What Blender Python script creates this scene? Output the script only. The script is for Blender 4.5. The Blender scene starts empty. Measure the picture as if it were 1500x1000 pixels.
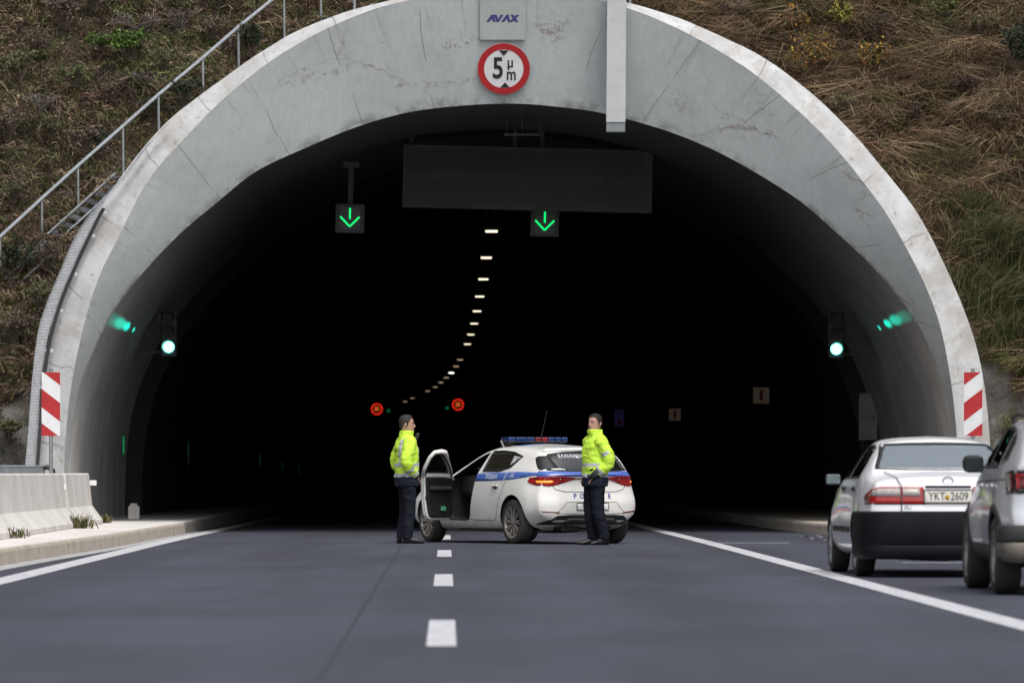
import bpy, bmesh, math, random
import numpy as np
from mathutils import Vector, Matrix, noise as mnoise
from mathutils.bvhtree import BVHTree
random.seed(7); RNG = np.random.default_rng(7)
SC = bpy.context.scene; COL = SC.collection
R = math.radians
# ---------------------------------------------------------------- camera, sky, sun, exposure
FPX, CAMH, HORY = 8333.0, 1.04, 691.0       # focal length in photo pixels, lens height, horizon row
cam = bpy.data.objects.new('camera', bpy.data.cameras.new('camera')); COL.objects.link(cam)
cam.location = (0, 0, CAMH); cam.rotation_euler = (R(90), 0, 0)
cam.data.sensor_width = 36; cam.data.lens = FPX*36/1500; cam.data.shift_y = (HORY-500)/1500
cam.data.clip_start = 1; cam.data.clip_end = 5000
cam.data.dof.use_dof = True; cam.data.dof.focus_distance = 86; cam.data.dof.aperture_fstop = 4.2
SC.camera = cam
world = bpy.data.worlds.new('World'); SC.world = world; world.use_nodes = True
wn = world.node_tree; wn.nodes.clear()
SUN_EL, SUN_AZ = 58, 160                      # behind the camera, slightly to the right
sky = wn.nodes.new('ShaderNodeTexSky'); sky.sky_type = 'NISHITA'; sky.sun_disc = False
sky.sun_elevation = R(SUN_EL); sky.sun_rotation = R(SUN_AZ); sky.air_density = 1.0; sky.dust_density = 4.0
hs = wn.nodes.new('ShaderNodeHueSaturation'); hs.inputs['Saturation'].default_value = .42   # cloud cover greys the blue
bg = wn.nodes.new('ShaderNodeBackground'); bg.inputs['Strength'].default_value = 0.12
wo = wn.nodes.new('ShaderNodeOutputWorld')
wn.links.new(sky.outputs[0], hs.inputs['Color']); wn.links.new(hs.outputs[0], bg.inputs['Color']); wn.links.new(bg.outputs[0], wo.inputs['Surface'])
sd = bpy.data.lights.new('sun', 'SUN'); sd.energy = 0.9; sd.angle = R(28); sd.color = (1, .97, .93)
sun = bpy.data.objects.new('sun', sd); COL.objects.link(sun)
_az, _el = R(SUN_AZ), R(SUN_EL)
sdir = Vector((math.sin(_az)*math.cos(_el), math.cos(_az)*math.cos(_el), math.sin(_el)))
sun.rotation_euler = sdir.to_track_quat('Z', 'Y').to_euler(); sun.location = (0, -20, 60)
SC.view_settings.view_transform = 'Standard'; SC.view_settings.look = 'None'
SC.view_settings.exposure = 0.75; SC.view_settings.gamma = 1
SC.cycles.max_bounces = 8; SC.cycles.transparent_max_bounces = 24; SC.cycles.use_denoising = True

# ---------------------------------------------------------------- helpers
def P(px, py, d): return Vector(((px-750)/FPX*d, d, CAMH+(HORY-py)/FPX*d))
def s2l(*c):
    return tuple(((v/255)/12.92 if v/255 <= .04045 else ((v/255+.055)/1.055)**2.4) for v in c)
def tag(o, label=None, cat=None, group=None, kind=None):
    if label: o['label'] = label
    if cat: o['category'] = cat
    if group: o['group'] = group
    if kind: o['kind'] = kind
    return o
def empty(name, loc=(0, 0, 0), rz=0, parent=None):
    o = bpy.data.objects.new(name, None); COL.objects.link(o); o.location = loc; o.rotation_euler = (0, 0, rz)
    o.empty_display_size = .3; o.parent = parent; return o
class MB:
    def __init__(s): s.v = []; s.f = []; s.m = []
    def add(s, vs, fs, m=0):
        b = len(s.v); s.v += [tuple(v) for v in vs]; s.f += [tuple(b+i for i in f) for f in fs]; s.m += [m]*len(fs); return s
    def box(s, c, size, m=0, rot=None, bev=0):
        hx, hy, hz = size[0]/2, size[1]/2, size[2]/2
        if bev:
            bm = bmesh.new(); bmesh.ops.create_cube(bm, size=1, matrix=Matrix.Diagonal((*size, 1)))
            bmesh.ops.bevel(bm, geom=bm.edges[:], offset=bev, segments=2, profile=.5, affect='EDGES')
            bm.verts.index_update(); vs = [v.co.copy() for v in bm.verts]; fs = [[v.index for v in f.verts] for f in bm.faces]; bm.free()
        else:
            vs = [Vector((x, y, z)) for x in (-hx, hx) for y in (-hy, hy) for z in (-hz, hz)]
            fs = [(0, 1, 3, 2), (4, 6, 7, 5), (0, 4, 5, 1), (2, 3, 7, 6), (0, 2, 6, 4), (1, 5, 7, 3)]
        if rot: vs = [rot @ v for v in vs]
        return s.add([v+Vector(c) for v in vs], fs, m)
    def tube(s, pts, r, n=8, m=0, cap=True):
        pts = [Vector(p) for p in pts]; rs = r if isinstance(r, (list, tuple)) else [r]*len(pts)
        vs = []; fs = []; ref = None
        for i, p in enumerate(pts):
            t = (pts[min(i+1, len(pts)-1)]-pts[max(i-1, 0)]).normalized()
            if ref is None: ref = Vector((0, 0, 1)) if abs(t.z) < .9 else Vector((1, 0, 0))
            a = (ref-t*ref.dot(t)).normalized(); b = t.cross(a); ref = a
            vs += [p+(a*math.cos(k*2*math.pi/n)+b*math.sin(k*2*math.pi/n))*rs[i] for k in range(n)]
        for i in range(len(pts)-1):
            fs += [(i*n+k, i*n+(k+1) % n, (i+1)*n+(k+1) % n, (i+1)*n+k) for k in range(n)]
        if cap: fs += [tuple(range(n))[::-1], tuple((len(pts)-1)*n+k for k in range(n))]
        return s.add(vs, fs, m)
    def prism(s, poly, fn, t0, t1, m=0):
        """2-D outline carried to 3-D by fn(a, b, t), between t0 and t1."""
        n = len(poly); vs = [fn(a, b, t0) for a, b in poly]+[fn(a, b, t1) for a, b in poly]
        fs = [tuple(range(n))[::-1], tuple(range(n, 2*n))]+[(i, (i+1) % n, n+(i+1) % n, n+i) for i in range(n)]
        return s.add(vs, fs, m)
    def lathe(s, prof, n=40, m=0, axis='y', c=(0, 0, 0), close=False):
        vs = []; fs = []
        for r, h in prof:
            for k in range(n):
                a = 2*math.pi*k/n; x, z = r*math.cos(a), r*math.sin(a)
                vs.append(Vector((x, h, z) if axis == 'y' else (x, z, h) if axis == 'z' else (h, x, z))+Vector(c))
        q = len(prof)
        for i in range(q if close else q-1):
            j = (i+1) % q
            fs += [(i*n+k, i*n+(k+1) % n, j*n+(k+1) % n, j*n+k) for k in range(n)]
        return s.add(vs, fs, m)
    def grid(s, rows, m=0, closed=False):
        nr, nc = len(rows), len(rows[0]); vs = [p for r in rows for p in r]; fs = []
        for i in range(nr-1):
            for k in range(nc if closed else nc-1):
                fs.append((i*nc+k, i*nc+(k+1) % nc, (i+1)*nc+(k+1) % nc, (i+1)*nc+k))
        return s.add(vs, fs, m)
    def build(s, name, mats, parent=None, smooth=False, fix=True, auto=None):
        me = bpy.data.meshes.new(name); me.from_pydata([tuple(v) for v in s.v], [], s.f)
        for mm in (mats if isinstance(mats, (list, tuple)) else [mats]): me.materials.append(mm)
        me.polygons.foreach_set('material_index', s.m)
        if fix:
            bm = bmesh.new(); bm.from_mesh(me); bmesh.ops.recalc_face_normals(bm, faces=bm.faces[:]); bm.to_mesh(me); bm.free()
        if smooth or auto:
            me.polygons.foreach_set('use_smooth', [True]*len(me.polygons))
            if auto: me.set_sharp_from_angle(angle=R(auto))
        me.update(); o = bpy.data.objects.new(name, me); COL.objects.link(o); o.parent = parent
        return o
def merge_by_distance(o, d=1e-4):
    bm = bmesh.new(); bm.from_mesh(o.data); bmesh.ops.remove_doubles(bm, verts=bm.verts[:], dist=d); bm.to_mesh(o.data); bm.free()
def interp(tab, x):
    """smooth monotone interpolation of (x, y) pairs"""
    xs = np.array([t[0] for t in tab], float); ys = np.array([t[1] for t in tab], float); x = np.asarray(x, float)
    if len(xs) == 1: return np.full_like(x, ys[0])
    h = np.diff(xs); dl = np.diff(ys)/h; m = np.zeros_like(ys); m[0], m[-1] = dl[0], dl[-1]
    for i in range(1, len(xs)-1):
        if dl[i-1]*dl[i] > 0:
            w1, w2 = 2*h[i]+h[i-1], h[i]+2*h[i-1]; m[i] = (w1+w2)/(w1/dl[i-1]+w2/dl[i])
    i = np.clip(np.searchsorted(xs, x)-1, 0, len(xs)-2); t = np.clip((x-xs[i])/h[i], 0, 1)
    return (2*t**3-3*t**2+1)*ys[i]+(t**3-2*t**2+t)*h[i]*m[i]+(-2*t**3+3*t**2)*ys[i+1]+(t**3-t**2)*h[i]*m[i+1]
# ---- materials
def newmat(name):
    m = bpy.data.materials.new(name); m.use_nodes = True; nt = m.node_tree
    return m, nt, nt.nodes['Principled BSDF'], nt.nodes.new, nt.links.new
def coords(nt, scale=(1, 1, 1), out='Object'):
    tc = nt.nodes.new('ShaderNodeTexCoord'); mp = nt.nodes.new('ShaderNodeMapping'); mp.inputs['Scale'].default_value = scale
    nt.links.new(tc.outputs[out], mp.inputs['Vector']); return mp.outputs['Vector']
def tnoise(nt, vec, scale, detail=4, rough=.6, lo=None, hi=None):
    n = nt.nodes.new('ShaderNodeTexNoise'); n.inputs['Scale'].default_value = scale; n.inputs['Detail'].default_value = detail
    n.inputs['Roughness'].default_value = rough; nt.links.new(vec, n.inputs['Vector']); o = n.outputs['Fac']
    return rng(nt, o, lo, hi) if lo is not None else o
def rng(nt, v, lo, hi, a=0, b=1):
    r = nt.nodes.new('ShaderNodeMapRange'); r.interpolation_type = 'SMOOTHSTEP'; nt.links.new(v, r.inputs['Value'])
    for k, x in zip(('From Min', 'From Max', 'To Min', 'To Max'), (lo, hi, a, b)): r.inputs[k].default_value = x
    return r.outputs['Result']
def mathn(nt, op, a, b=None):
    m = nt.nodes.new('ShaderNodeMath'); m.operation = op
    for i, x in enumerate((a, b)):
        if x is None: continue
        if isinstance(x, (int, float)): m.inputs[i].default_value = x
        else: nt.links.new(x, m.inputs[i])
    return m.outputs[0]
def mix(nt, fac, a, b, mode='MIX'):
    m = nt.nodes.new('ShaderNodeMix'); m.data_type = 'RGBA'; m.blend_type = mode
    for i, x in ((0, fac), (6, a), (7, b)):
        if isinstance(x, (int, float)): m.inputs[i].default_value = x
        elif isinstance(x, tuple): m.inputs[i].default_value = (*x[:3], 1)
        else: nt.links.new(x, m.inputs[i])
    return m.outputs[2]
def bump(nt, b, h, strength=.3, dist=.02):
    n = nt.nodes.new('ShaderNodeBump'); n.inputs['Strength'].default_value = strength; n.inputs['Distance'].default_value = dist
    nt.links.new(h, n.inputs['Height']); nt.links.new(n.outputs[0], b.inputs['Normal'])
def pbr(name, col, rough=.5, metal=0, var=.12, vscale=6, coat=0, bmp=None, spec=.5):
    m, nt, b, N, L = newmat(name); v = coords(nt)
    f = tnoise(nt, v, vscale, 5, .65, .3, .7)
    L(mix(nt, f, tuple(c*(1-var) for c in col), tuple(min(1, c*(1+var)) for c in col)), b.inputs['Base Color'])
    b.inputs['Roughness'].default_value = rough; b.inputs['Metallic'].default_value = metal
    b.inputs['Coat Weight'].default_value = coat; b.inputs['Coat Roughness'].default_value = .06
    b.inputs['Specular IOR Level'].default_value = spec
    if bmp: bump(nt, b, tnoise(nt, v, bmp[0], 4), bmp[1], bmp[2])
    return m
def emit(name, col, strength, base=1.0):
    m, nt, b, N, L = newmat(name); b.inputs['Base Color'].default_value = (*[c*base for c in col], 1)
    b.inputs['Emission Color'].default_value = (*col, 1); b.inputs['Emission Strength'].default_value = strength; return m
def glass(name, tint=(.05, .06, .065), trans=.6, rough=.02, refl=1.0, ior=1.62, body=.25):
    """car glazing: tinted see-through pane with a clear reflection"""
    m, nt, b, N, L = newmat(name); nt.nodes.remove(b)
    tr = N('ShaderNodeBsdfTransparent'); tr.inputs[0].default_value = (trans, trans*1.02, trans*1.03, 1)
    gl = N('ShaderNodeBsdfGlossy'); gl.inputs['Roughness'].default_value = rough; gl.inputs[0].default_value = (refl, refl, refl, 1)
    di = N('ShaderNodeBsdfDiffuse'); di.inputs[0].default_value = (*tint, 1)
    fr = N('ShaderNodeFresnel'); fr.inputs[0].default_value = ior
    a = N('ShaderNodeMixShader'); a.inputs[0].default_value = body; L(tr.outputs[0], a.inputs[1]); L(di.outputs[0], a.inputs[2])
    c = N('ShaderNodeMixShader'); L(fr.outputs[0], c.inputs[0]); L(a.outputs[0], c.inputs[1]); L(gl.outputs[0], c.inputs[2])
    L(c.outputs[0], nt.nodes['Material Output'].inputs[0]); return m
def text_shape(body, size=1, bold=0., sx=1., align='CENTER', shear=0., space=1.):
    cu = bpy.data.curves.new('t', 'FONT'); cu.body = body; cu.size = size; cu.offset = bold; cu.align_x = align; cu.align_y = 'CENTER'
    cu.shear = shear; cu.space_character = space; cu.resolution_u = 4
    o = bpy.data.objects.new('t', cu); COL.objects.link(o); dg = bpy.context.evaluated_depsgraph_get(); dg.update()
    me = o.evaluated_get(dg).to_mesh(); vs = [(v.co.x*sx, v.co.y) for v in me.vertices]; fs = [tuple(p.vertices) for p in me.polygons]
    o.evaluated_get(dg).to_mesh_clear(); bpy.data.objects.remove(o); bpy.data.curves.remove(cu); return vs, fs
def text_mb(mb, body, fn, size=1, m=0, **k):
    vs, fs = text_shape(body, size, **k); return mb.add([fn(a, b) for a, b in vs], fs, m)
def circle(r, n=48, c=(0, 0)): return [(c[0]+r*math.cos(2*math.pi*k/n), c[1]+r*math.sin(2*math.pi*k/n)) for k in range(n)]
def copy_tree(o, parent=None):
    c = o.copy(); COL.objects.link(c); c.parent = parent
    for ch in list(o.children): copy_tree(ch, c)
    return c
# ================================================================ THE SETTING
def cx(d): return -.0114*d-max(0., d-210)**2/13000     # road axis: straight, then a long left bend in the tunnel
# ---- materials of the setting
def mat_asphalt():
    m, nt, b, N, L = newmat('asphalt'); v = coords(nt); vs = coords(nt, (1, .12, 1))
    big = tnoise(nt, vs, .55, 4, .6, .35, .68); fine = tnoise(nt, v, 60, 3, .7, .3, .7); mid = tnoise(nt, v, .22, 4, .55, .35, .65)
    c = mix(nt, big, (.026, .029, .046), (.056, .062, .090)); c = mix(nt, mathn(nt, 'MULTIPLY', mid, .55), c, (.024, .026, .037))
    c = mix(nt, mathn(nt, 'MULTIPLY', fine, .5), c, (.085, .086, .095))
    sp = N('ShaderNodeSeparateXYZ'); L(v, sp.inputs[0])     # wheel paths polished a little lighter, two per lane
    ux = mathn(nt, 'ADD', sp.outputs[0], mathn(nt, 'MULTIPLY', sp.outputs[1], .0114)); wv = mathn(nt, 'ABSOLUTE', mathn(nt, 'SUBTRACT', mathn(nt, 'FRACT', mathn(nt, 'MULTIPLY', ux, .52)), .5))
    trk = mathn(nt, 'MULTIPLY', rng(nt, wv, .10, .32, 1, 0), tnoise(nt, vs, .9, 3, .5, .3, .7)); c = mix(nt, mathn(nt, 'MULTIPLY', trk, .45), c, (.066, .072, .100))
    L(c, b.inputs['Base Color']); b.inputs['Roughness'].default_value = .72; b.inputs['Specular IOR Level'].default_value = .35
    bump(nt, b, tnoise(nt, v, 90, 2), .35, .006); return m
def mat_line():
    m, nt, b, N, L = newmat('road_paint'); v = coords(nt); w = tnoise(nt, v, 5, 6, .7, .36, .62)
    f2 = tnoise(nt, v, 45, 3, .7, .38, .6)
    c = mix(nt, w, (.42, .43, .45), (.66, .67, .69)); c = mix(nt, mathn(nt, 'MULTIPLY', f2, .25), c, (.3, .3, .31)); L(c, b.inputs['Base Color']); b.inputs['Roughness'].default_value = .6; return m
def mat_concrete(name, a, bcol, stain=(.16, .12, .085), amt=.5, scale=1.0):
    m, nt, b, N, L = newmat(name); v = coords(nt, (scale,)*3); vz = coords(nt, (3*scale, 3*scale, .35*scale))
    n1 = tnoise(nt, v, 1.1, 6, .62, .32, .68); st = tnoise(nt, vz, 1.3, 5, .7, .56, .74); sp = tnoise(nt, v, 14, 4, .75, .60, .72)
    c = mix(nt, n1, a, bcol); c = mix(nt, mathn(nt, 'MULTIPLY', st, amt), c, stain); c = mix(nt, mathn(nt, 'MULTIPLY', sp, amt*.6), c, (.12, .11, .1))
    L(c, b.inputs['Base Color']); b.inputs['Roughness'].default_value = .85; b.inputs['Specular IOR Level'].default_value = .25
    bump(nt, b, tnoise(nt, v, 22, 4), .25, .015); return m
def mat_face():
    """board-marked concrete of the portal face: U runs along the arch in metres, V from rim (0) to opening (1)"""
    m, nt, b, N, L = newmat('portal_concrete'); v = coords(nt)
    uv = N('ShaderNodeUVMap'); sep = N('ShaderNodeSeparateXYZ'); L(uv.outputs[0], sep.inputs[0]); U, V = sep.outputs[0], sep.outputs[1]
    wob = tnoise(nt, v, .8, 3); n1 = tnoise(nt, v, .55, 6, .6, .3, .7); n2 = tnoise(nt, v, 5, 5, .65, .35, .65)
    c = mix(nt, n1, (.41, .44, .445), (.50, .535, .54)); c = mix(nt, mathn(nt, 'MULTIPLY', n2, .35), c, (.53, .56, .565))
    # casting joints across the face, uneven
    t = mathn(nt, 'ADD', mathn(nt, 'MULTIPLY', U, .62), mathn(nt, 'ADD', mathn(nt, 'MULTIPLY', V, .16), mathn(nt, 'MULTIPLY', wob, .16)))
    fr = mathn(nt, 'ABSOLUTE', mathn(nt, 'SUBTRACT', mathn(nt, 'FRACT', t), .5))
    joint = mathn(nt, 'MULTIPLY', rng(nt, fr, .0, .011, 1, 0), tnoise(nt, v, 1.6, 4, .6, .38, .54))
    c = mix(nt, mathn(nt, 'MULTIPLY', joint, .6), c, (.085, .08, .075))
    # arc-wise cracks with brown efflorescence
    vc = N('ShaderNodeCombineXYZ'); L(mathn(nt, 'MULTIPLY', U, .20), vc.inputs[0]); L(mathn(nt, 'ADD', mathn(nt, 'MULTIPLY', V, 1.5), mathn(nt, 'MULTIPLY', tnoise(nt, v, 2.2, 6, .7), .5)), vc.inputs[1])
    vo = N('ShaderNodeTexVoronoi'); vo.feature = 'DISTANCE_TO_EDGE'; vo.inputs['Scale'].default_value = 1.15; L(vc.outputs[0], vo.inputs['Vector'])
    mask = tnoise(nt, v, .42, 3, .5, .55, .66)
    cr = mathn(nt, 'MULTIPLY', rng(nt, vo.outputs['Distance'], 0, .012, 1, 0), mask)
    halo = mathn(nt, 'MULTIPLY', mathn(nt, 'MULTIPLY', rng(nt, vo.outputs['Distance'], 0, .07, 1, 0), mask), tnoise(nt, v, 7, 5, .75, .5, .66))
    c = mix(nt, mathn(nt, 'MULTIPLY', halo, .6), c, (.17, .135, .105)); c = mix(nt, mathn(nt, 'MULTIPLY', cr, .45), c, (.16, .07, .055))
    # run-off streaks below the rim
    vs = N('ShaderNodeCombineXYZ'); L(mathn(nt, 'MULTIPLY', U, 5.5), vs.inputs[0]); L(mathn(nt, 'MULTIPLY', V, .5), vs.inputs[1])
    st = tnoise(nt, vs.outputs[0], 1, 4, .6, .53, .70); st = mathn(nt, 'MULTIPLY', st, rng(nt, V, .02, .55, 1, 0))
    c = mix(nt, mathn(nt, 'MULTIPLY', st, .45), c, (.20, .175, .145))
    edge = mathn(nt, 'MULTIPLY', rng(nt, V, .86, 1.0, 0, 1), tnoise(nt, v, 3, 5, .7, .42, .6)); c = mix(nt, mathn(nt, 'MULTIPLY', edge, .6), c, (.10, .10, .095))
    # patches of brown efflorescence where water has come through (height, place, reach and slant of each)
    so = N('ShaderNodeSeparateXYZ'); L(v, so.inputs[0]); spk = tnoise(nt, v, 9, 6, .8, .50, .60)
    for px, py, rx, ry, sl, k in ((806, 42, 30, 24, 0, .75), (675, 62, 42, 9, .22, .8), (470, 110, 62, 8, .28, .7), (572, 126, 34, 5, .2, .5), (1000, 150, 30, 26, -.2, .35), (1115, 165, 40, 10, -.5, .4), (905, 95, 20, 12, 0, .3)):
        q = P(px, py, 95.2); dx = mathn(nt, 'SUBTRACT', so.outputs[0], q.x); dz = mathn(nt, 'SUBTRACT', mathn(nt, 'SUBTRACT', so.outputs[2], q.z), mathn(nt, 'MULTIPLY', dx, sl))
        e = mathn(nt, 'ADD', mathn(nt, 'POWER', mathn(nt, 'DIVIDE', dx, rx/87.7), 2), mathn(nt, 'POWER', mathn(nt, 'DIVIDE', dz, ry/87.7), 2))
        c = mix(nt, mathn(nt, 'MULTIPLY', mathn(nt, 'MULTIPLY', rng(nt, e, .2, 1.3, 1, 0), spk), k), c, (.20, .165, .13))
    gr = tnoise(nt, coords(nt, (9, 9, .5)), 1.6, 4, .65, .3, .7); c = mix(nt, mathn(nt, 'MULTIPLY', gr, .16), c, (.25, .27, .27))   # board grain
    sp = tnoise(nt, v, 16, 3, .8, .64, .72); c = mix(nt, mathn(nt, 'MULTIPLY', sp, .6), c, (.12, .12, .115))
    L(c, b.inputs['Base Color']); b.inputs['Roughness'].default_value = .85; b.inputs['Specular IOR Level'].default_value = .25
    bump(nt, b, mathn(nt, 'ADD', tnoise(nt, v, 25, 4), mathn(nt, 'MULTIPLY', cr, -.8)), .22, .015); return m
def mat_rim():
    m, nt, b, N, L = newmat('rim_concrete'); v = coords(nt)
    uv = N('ShaderNodeUVMap'); sep = N('ShaderNodeSeparateXYZ'); L(uv.outputs[0], sep.inputs[0]); U = sep.outputs[0]
    n1 = tnoise(nt, v, 1.5, 6, .65, .32, .66); c = mix(nt, n1, (.43, .43, .425), (.575, .59, .60))
    vs = N('ShaderNodeCombineXYZ'); L(mathn(nt, 'MULTIPLY', U, 1.6), vs.inputs[0]); L(mathn(nt, 'MULTIPLY', sep.outputs[1], .35), vs.inputs[1])
    br = tnoise(nt, vs.outputs[0], 1, 5, .6, .52, .6); c = mix(nt, mathn(nt, 'MULTIPLY', br, .38), c, (.33, .29, .25))
    fl = tnoise(nt, v, 7, 6, .75, .56, .68); c = mix(nt, mathn(nt, 'MULTIPLY', fl, .6), c, (.2, .185, .165))
    fr = mathn(nt, 'ABSOLUTE', mathn(nt, 'SUBTRACT', mathn(nt, 'FRACT', mathn(nt, 'ADD', mathn(nt, 'MULTIPLY', U, .8), mathn(nt, 'MULTIPLY', tnoise(nt, v, 1.2, 2), .3))), .5))
    c = mix(nt, mathn(nt, 'MULTIPLY', rng(nt, fr, 0, .016, 1, 0), mathn(nt, 'MULTIPLY', tnoise(nt, v, 1.3, 3, .6, .4, .55), .7)), c, (.14, .12, .1))
    L(c, b.inputs['Base Color']); b.inputs['Roughness'].default_value = .85; bump(nt, b, tnoise(nt, v, 18, 5, .7), .4, .02); return m
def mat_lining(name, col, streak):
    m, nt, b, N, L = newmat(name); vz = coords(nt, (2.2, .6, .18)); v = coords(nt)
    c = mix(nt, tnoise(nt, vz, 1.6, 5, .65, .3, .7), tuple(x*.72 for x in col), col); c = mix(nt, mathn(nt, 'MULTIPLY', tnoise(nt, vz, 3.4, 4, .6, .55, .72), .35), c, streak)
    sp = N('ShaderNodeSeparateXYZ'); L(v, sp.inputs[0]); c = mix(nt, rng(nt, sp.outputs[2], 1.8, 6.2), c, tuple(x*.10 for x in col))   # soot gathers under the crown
    L(c, b.inputs['Base Color']); b.inputs['Roughness'].default_value = .75; b.inputs['Specular IOR Level'].default_value = .2; bump(nt, b, tnoise(nt, v, 12, 3), .15, .01); return m
M = {}
M['asphalt'] = mat_asphalt(); M['line'] = mat_line(); M['face'] = mat_face(); M['rim'] = mat_rim()
M['barrier'] = mat_concrete('barrier_concrete', (.60, .58, .545), (.74, .72, .69), (.36, .32, .27), .4)
M['pavement'] = mat_concrete('pavement_concrete', (.56, .535, .51), (.72, .69, .66), (.42, .37, .31), .4)
M['kerbtan'] = mat_concrete('kerb_concrete', (.42, .37, .31), (.54, .485, .42), (.28, .24, .2), .45, 3)
M['gutter'] = mat_concrete('gutter_concrete', (.26, .26, .26), (.5, .5, .5), (.1, .1, .11), .9, 3)
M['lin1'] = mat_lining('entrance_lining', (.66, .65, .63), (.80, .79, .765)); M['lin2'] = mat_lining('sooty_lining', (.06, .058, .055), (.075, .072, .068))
M['galv'] = pbr('galvanised_steel', (.33, .36, .385), .45, .6, .15, 12); M['tray'] = pbr('tray_steel', (.56, .585, .62), .45, .25, .12, 9)
M['dark'] = pbr('dark_metal', (.03, .032, .035), .5, .1); M['black'] = pbr('black_plastic', (.012, .012, .013), .45); M['rubber'] = pbr('rubber', (.02, .02, .02), .8)
M['white'] = pbr('white_sheet', (.72, .73, .75), .4, 0, .05); M['red'] = pbr('red_sheet', (.42, .018, .022), .4, 0, .12); M['ink'] = pbr('black_ink', (.02, .022, .026), .5)
M['plate'] = pbr('pale_panel', (.42, .475, .445), .5, 0, .06, 3); M['navy'] = pbr('logo_blue', (.06, .055, .22), .5)
M['duct'] = pbr('white_duct', (.44, .46, .47), .45, 0, .06, 4); M['duct_end'] = pbr('grey_duct_end', (.19, .21, .22), .5)
M['soot'] = pbr('sooty_steel', (.05, .055, .06), .55, 0, .3, 3); M['sootgrey'] = pbr('sooty_grey', (.11, .11, .105), .7, 0, .25, 4)

# ---- arch curves traced at the portal, photo pixels
A_PX = [(36, 800), (40, 740), (49, 690), (56, 610), (63, 560), (70, 500), (84, 444), (103.6, 396), (127, 346), (151, 297), (192, 240), (228, 195), (300, 135), (354, 96), (417, 55), (470, 31), (519, 14), (573, 1), (650, -13), (748, -20), (840, -13), (919, 4), (990, 25), (1050, 51), (1122, 87), (1200, 147), (1254, 201), (1299, 255), (1336, 300), (1366, 352), (1398, 420), (1422, 480), (1438, 540), (1446, 600), (1450, 644), (1452, 720), (1452, 800)]
B_PX = [(90, 800), (92, 740), (94, 690), (99, 608), (108, 543), (117.5, 500), (131.5, 444), (152.5, 388), (182, 332), (218, 262), (254.7, 220), (288, 184), (345, 130), (405, 84), (450, 57), (494, 35), (580, 5), (660, -9), (748, -14), (840, -8), (922, 13), (990, 41), (1050, 73), (1104, 108), (1155, 150), (1215, 207), (1257, 258), (1290, 300), (1330, 368), (1358, 424), (1378, 480), (1390, 540), (1397, 590), (1402, 644), (1405, 720), (1405, 800)]
C_PX = [(100, 800), (100, 740), (100.5, 690), (104, 640), (112, 590), (123, 547), (144, 500), (168, 452), (193, 419), (229.5, 377), (269, 337.5), (330, 287), (360, 261), (450, 216), (512, 190), (602, 164), (677, 155), (739, 152), (800, 155), (883, 166), (915, 174), (980, 193), (1050, 222), (1110, 255), (1179, 300), (1226, 342), (1274, 386), (1310, 428), (1346, 476), (1370, 532), (1386, 580), (1396, 628), (1400, 690), (1401, 740), (1400, 800)]
DB, DA, DC = 95.0, 95.3, 95.55
def arch(px, d, n=120):
    pts = [P(x, y, d) for x, y in px]; c = Vector((0, d, 2.2))
    ang = [math.atan2(p.z-c.z, p.x-c.x) for p in pts]; ang = [a if a > -math.pi/2 else a+2*math.pi for a in ang]
    rad = [math.hypot(p.z-c.z, p.x-c.x) for p in pts]; tab = sorted(zip(ang, rad))
    aa = np.linspace(tab[-1][0], tab[0][0], n); rr = interp(tab, aa)
    for _ in range(3): rr[1:-1] = .25*rr[:-2]+.5*rr[1:-1]+.25*rr[2:]
    return [Vector((c.x+r*math.cos(a), d, c.z+r*math.sin(a))) for a, r in zip(aa, rr)]
NA = 160
arcA, arcB, arcC = arch(A_PX, DA, NA), arch(B_PX, DB, NA), arch(C_PX, DC, NA)
def strip_uv(o, rows, n):
    """UVs for a grid of len(rows) rows of n points: U = arc length, V = row fraction"""
    uv = o.data.uv_layers.new(name='UVMap'); acc = [0]
    for k in range(1, n): acc.append(acc[-1]+(rows[0][k]-rows[0][k-1]).length)
    for p in o.data.polygons:
        for li, vi in zip(p.loop_indices, p.vertices): uv.data[li].uv = (acc[vi % n], (vi//n)/(len(rows)-1))
def lerp_rows(a, b, k): return [[p.lerp(q, t/k) for p, q in zip(a, b)] for t in range(k+1)]
tunnel = empty('road_tunnel', (0, DB, 0)); tag(tunnel, 'concrete arch portal with dark bore behind the police car', 'tunnel')
def in_tunnel(o): o.parent = tunnel; o.matrix_parent_inverse = Matrix.Translation((0, -DB, 0)); return o
rows = lerp_rows(arcB, arcC, 8); o = MB().grid(rows).build('portal_face', M['face'], smooth=True, fix=False); strip_uv(o, rows, NA); in_tunnel(o)
rows = [r for r in lerp_rows(arcB, arcA, 4)]
for r in rows:
    for p in r: p += Vector((0, 0, .012*mnoise.noise(p*2.2)))
o = MB().grid(rows).build('portal_rim', M['rim'], smooth=True, fix=False); strip_uv(o, rows, NA); in_tunnel(o)
shell = [[Vector((p.x, p.y+t, p.z)) for p in arcA] for t in (0, 2, 5, 9, 14)]
in_tunnel(MB().grid(shell).build('outer_shell', M['barrier'], smooth=True))
D1 = 112.5
def slide(p, d, k=1.0):
    return Vector(((p.x-0.0)*k+cx(d)-cx(DC), d, (p.z-.6)*k+.6 if p.z > .6 else p.z))
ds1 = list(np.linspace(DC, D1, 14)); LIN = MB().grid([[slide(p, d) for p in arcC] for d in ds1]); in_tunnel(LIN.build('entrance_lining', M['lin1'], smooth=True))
K2 = .955
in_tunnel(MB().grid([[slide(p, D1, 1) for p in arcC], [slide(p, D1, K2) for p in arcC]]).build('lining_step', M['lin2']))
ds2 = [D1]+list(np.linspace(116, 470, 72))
in_tunnel(MB().grid([[slide(p, d, K2) for p in arcC] for d in ds2]).build('bored_lining', M['lin2'], smooth=True))
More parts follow.
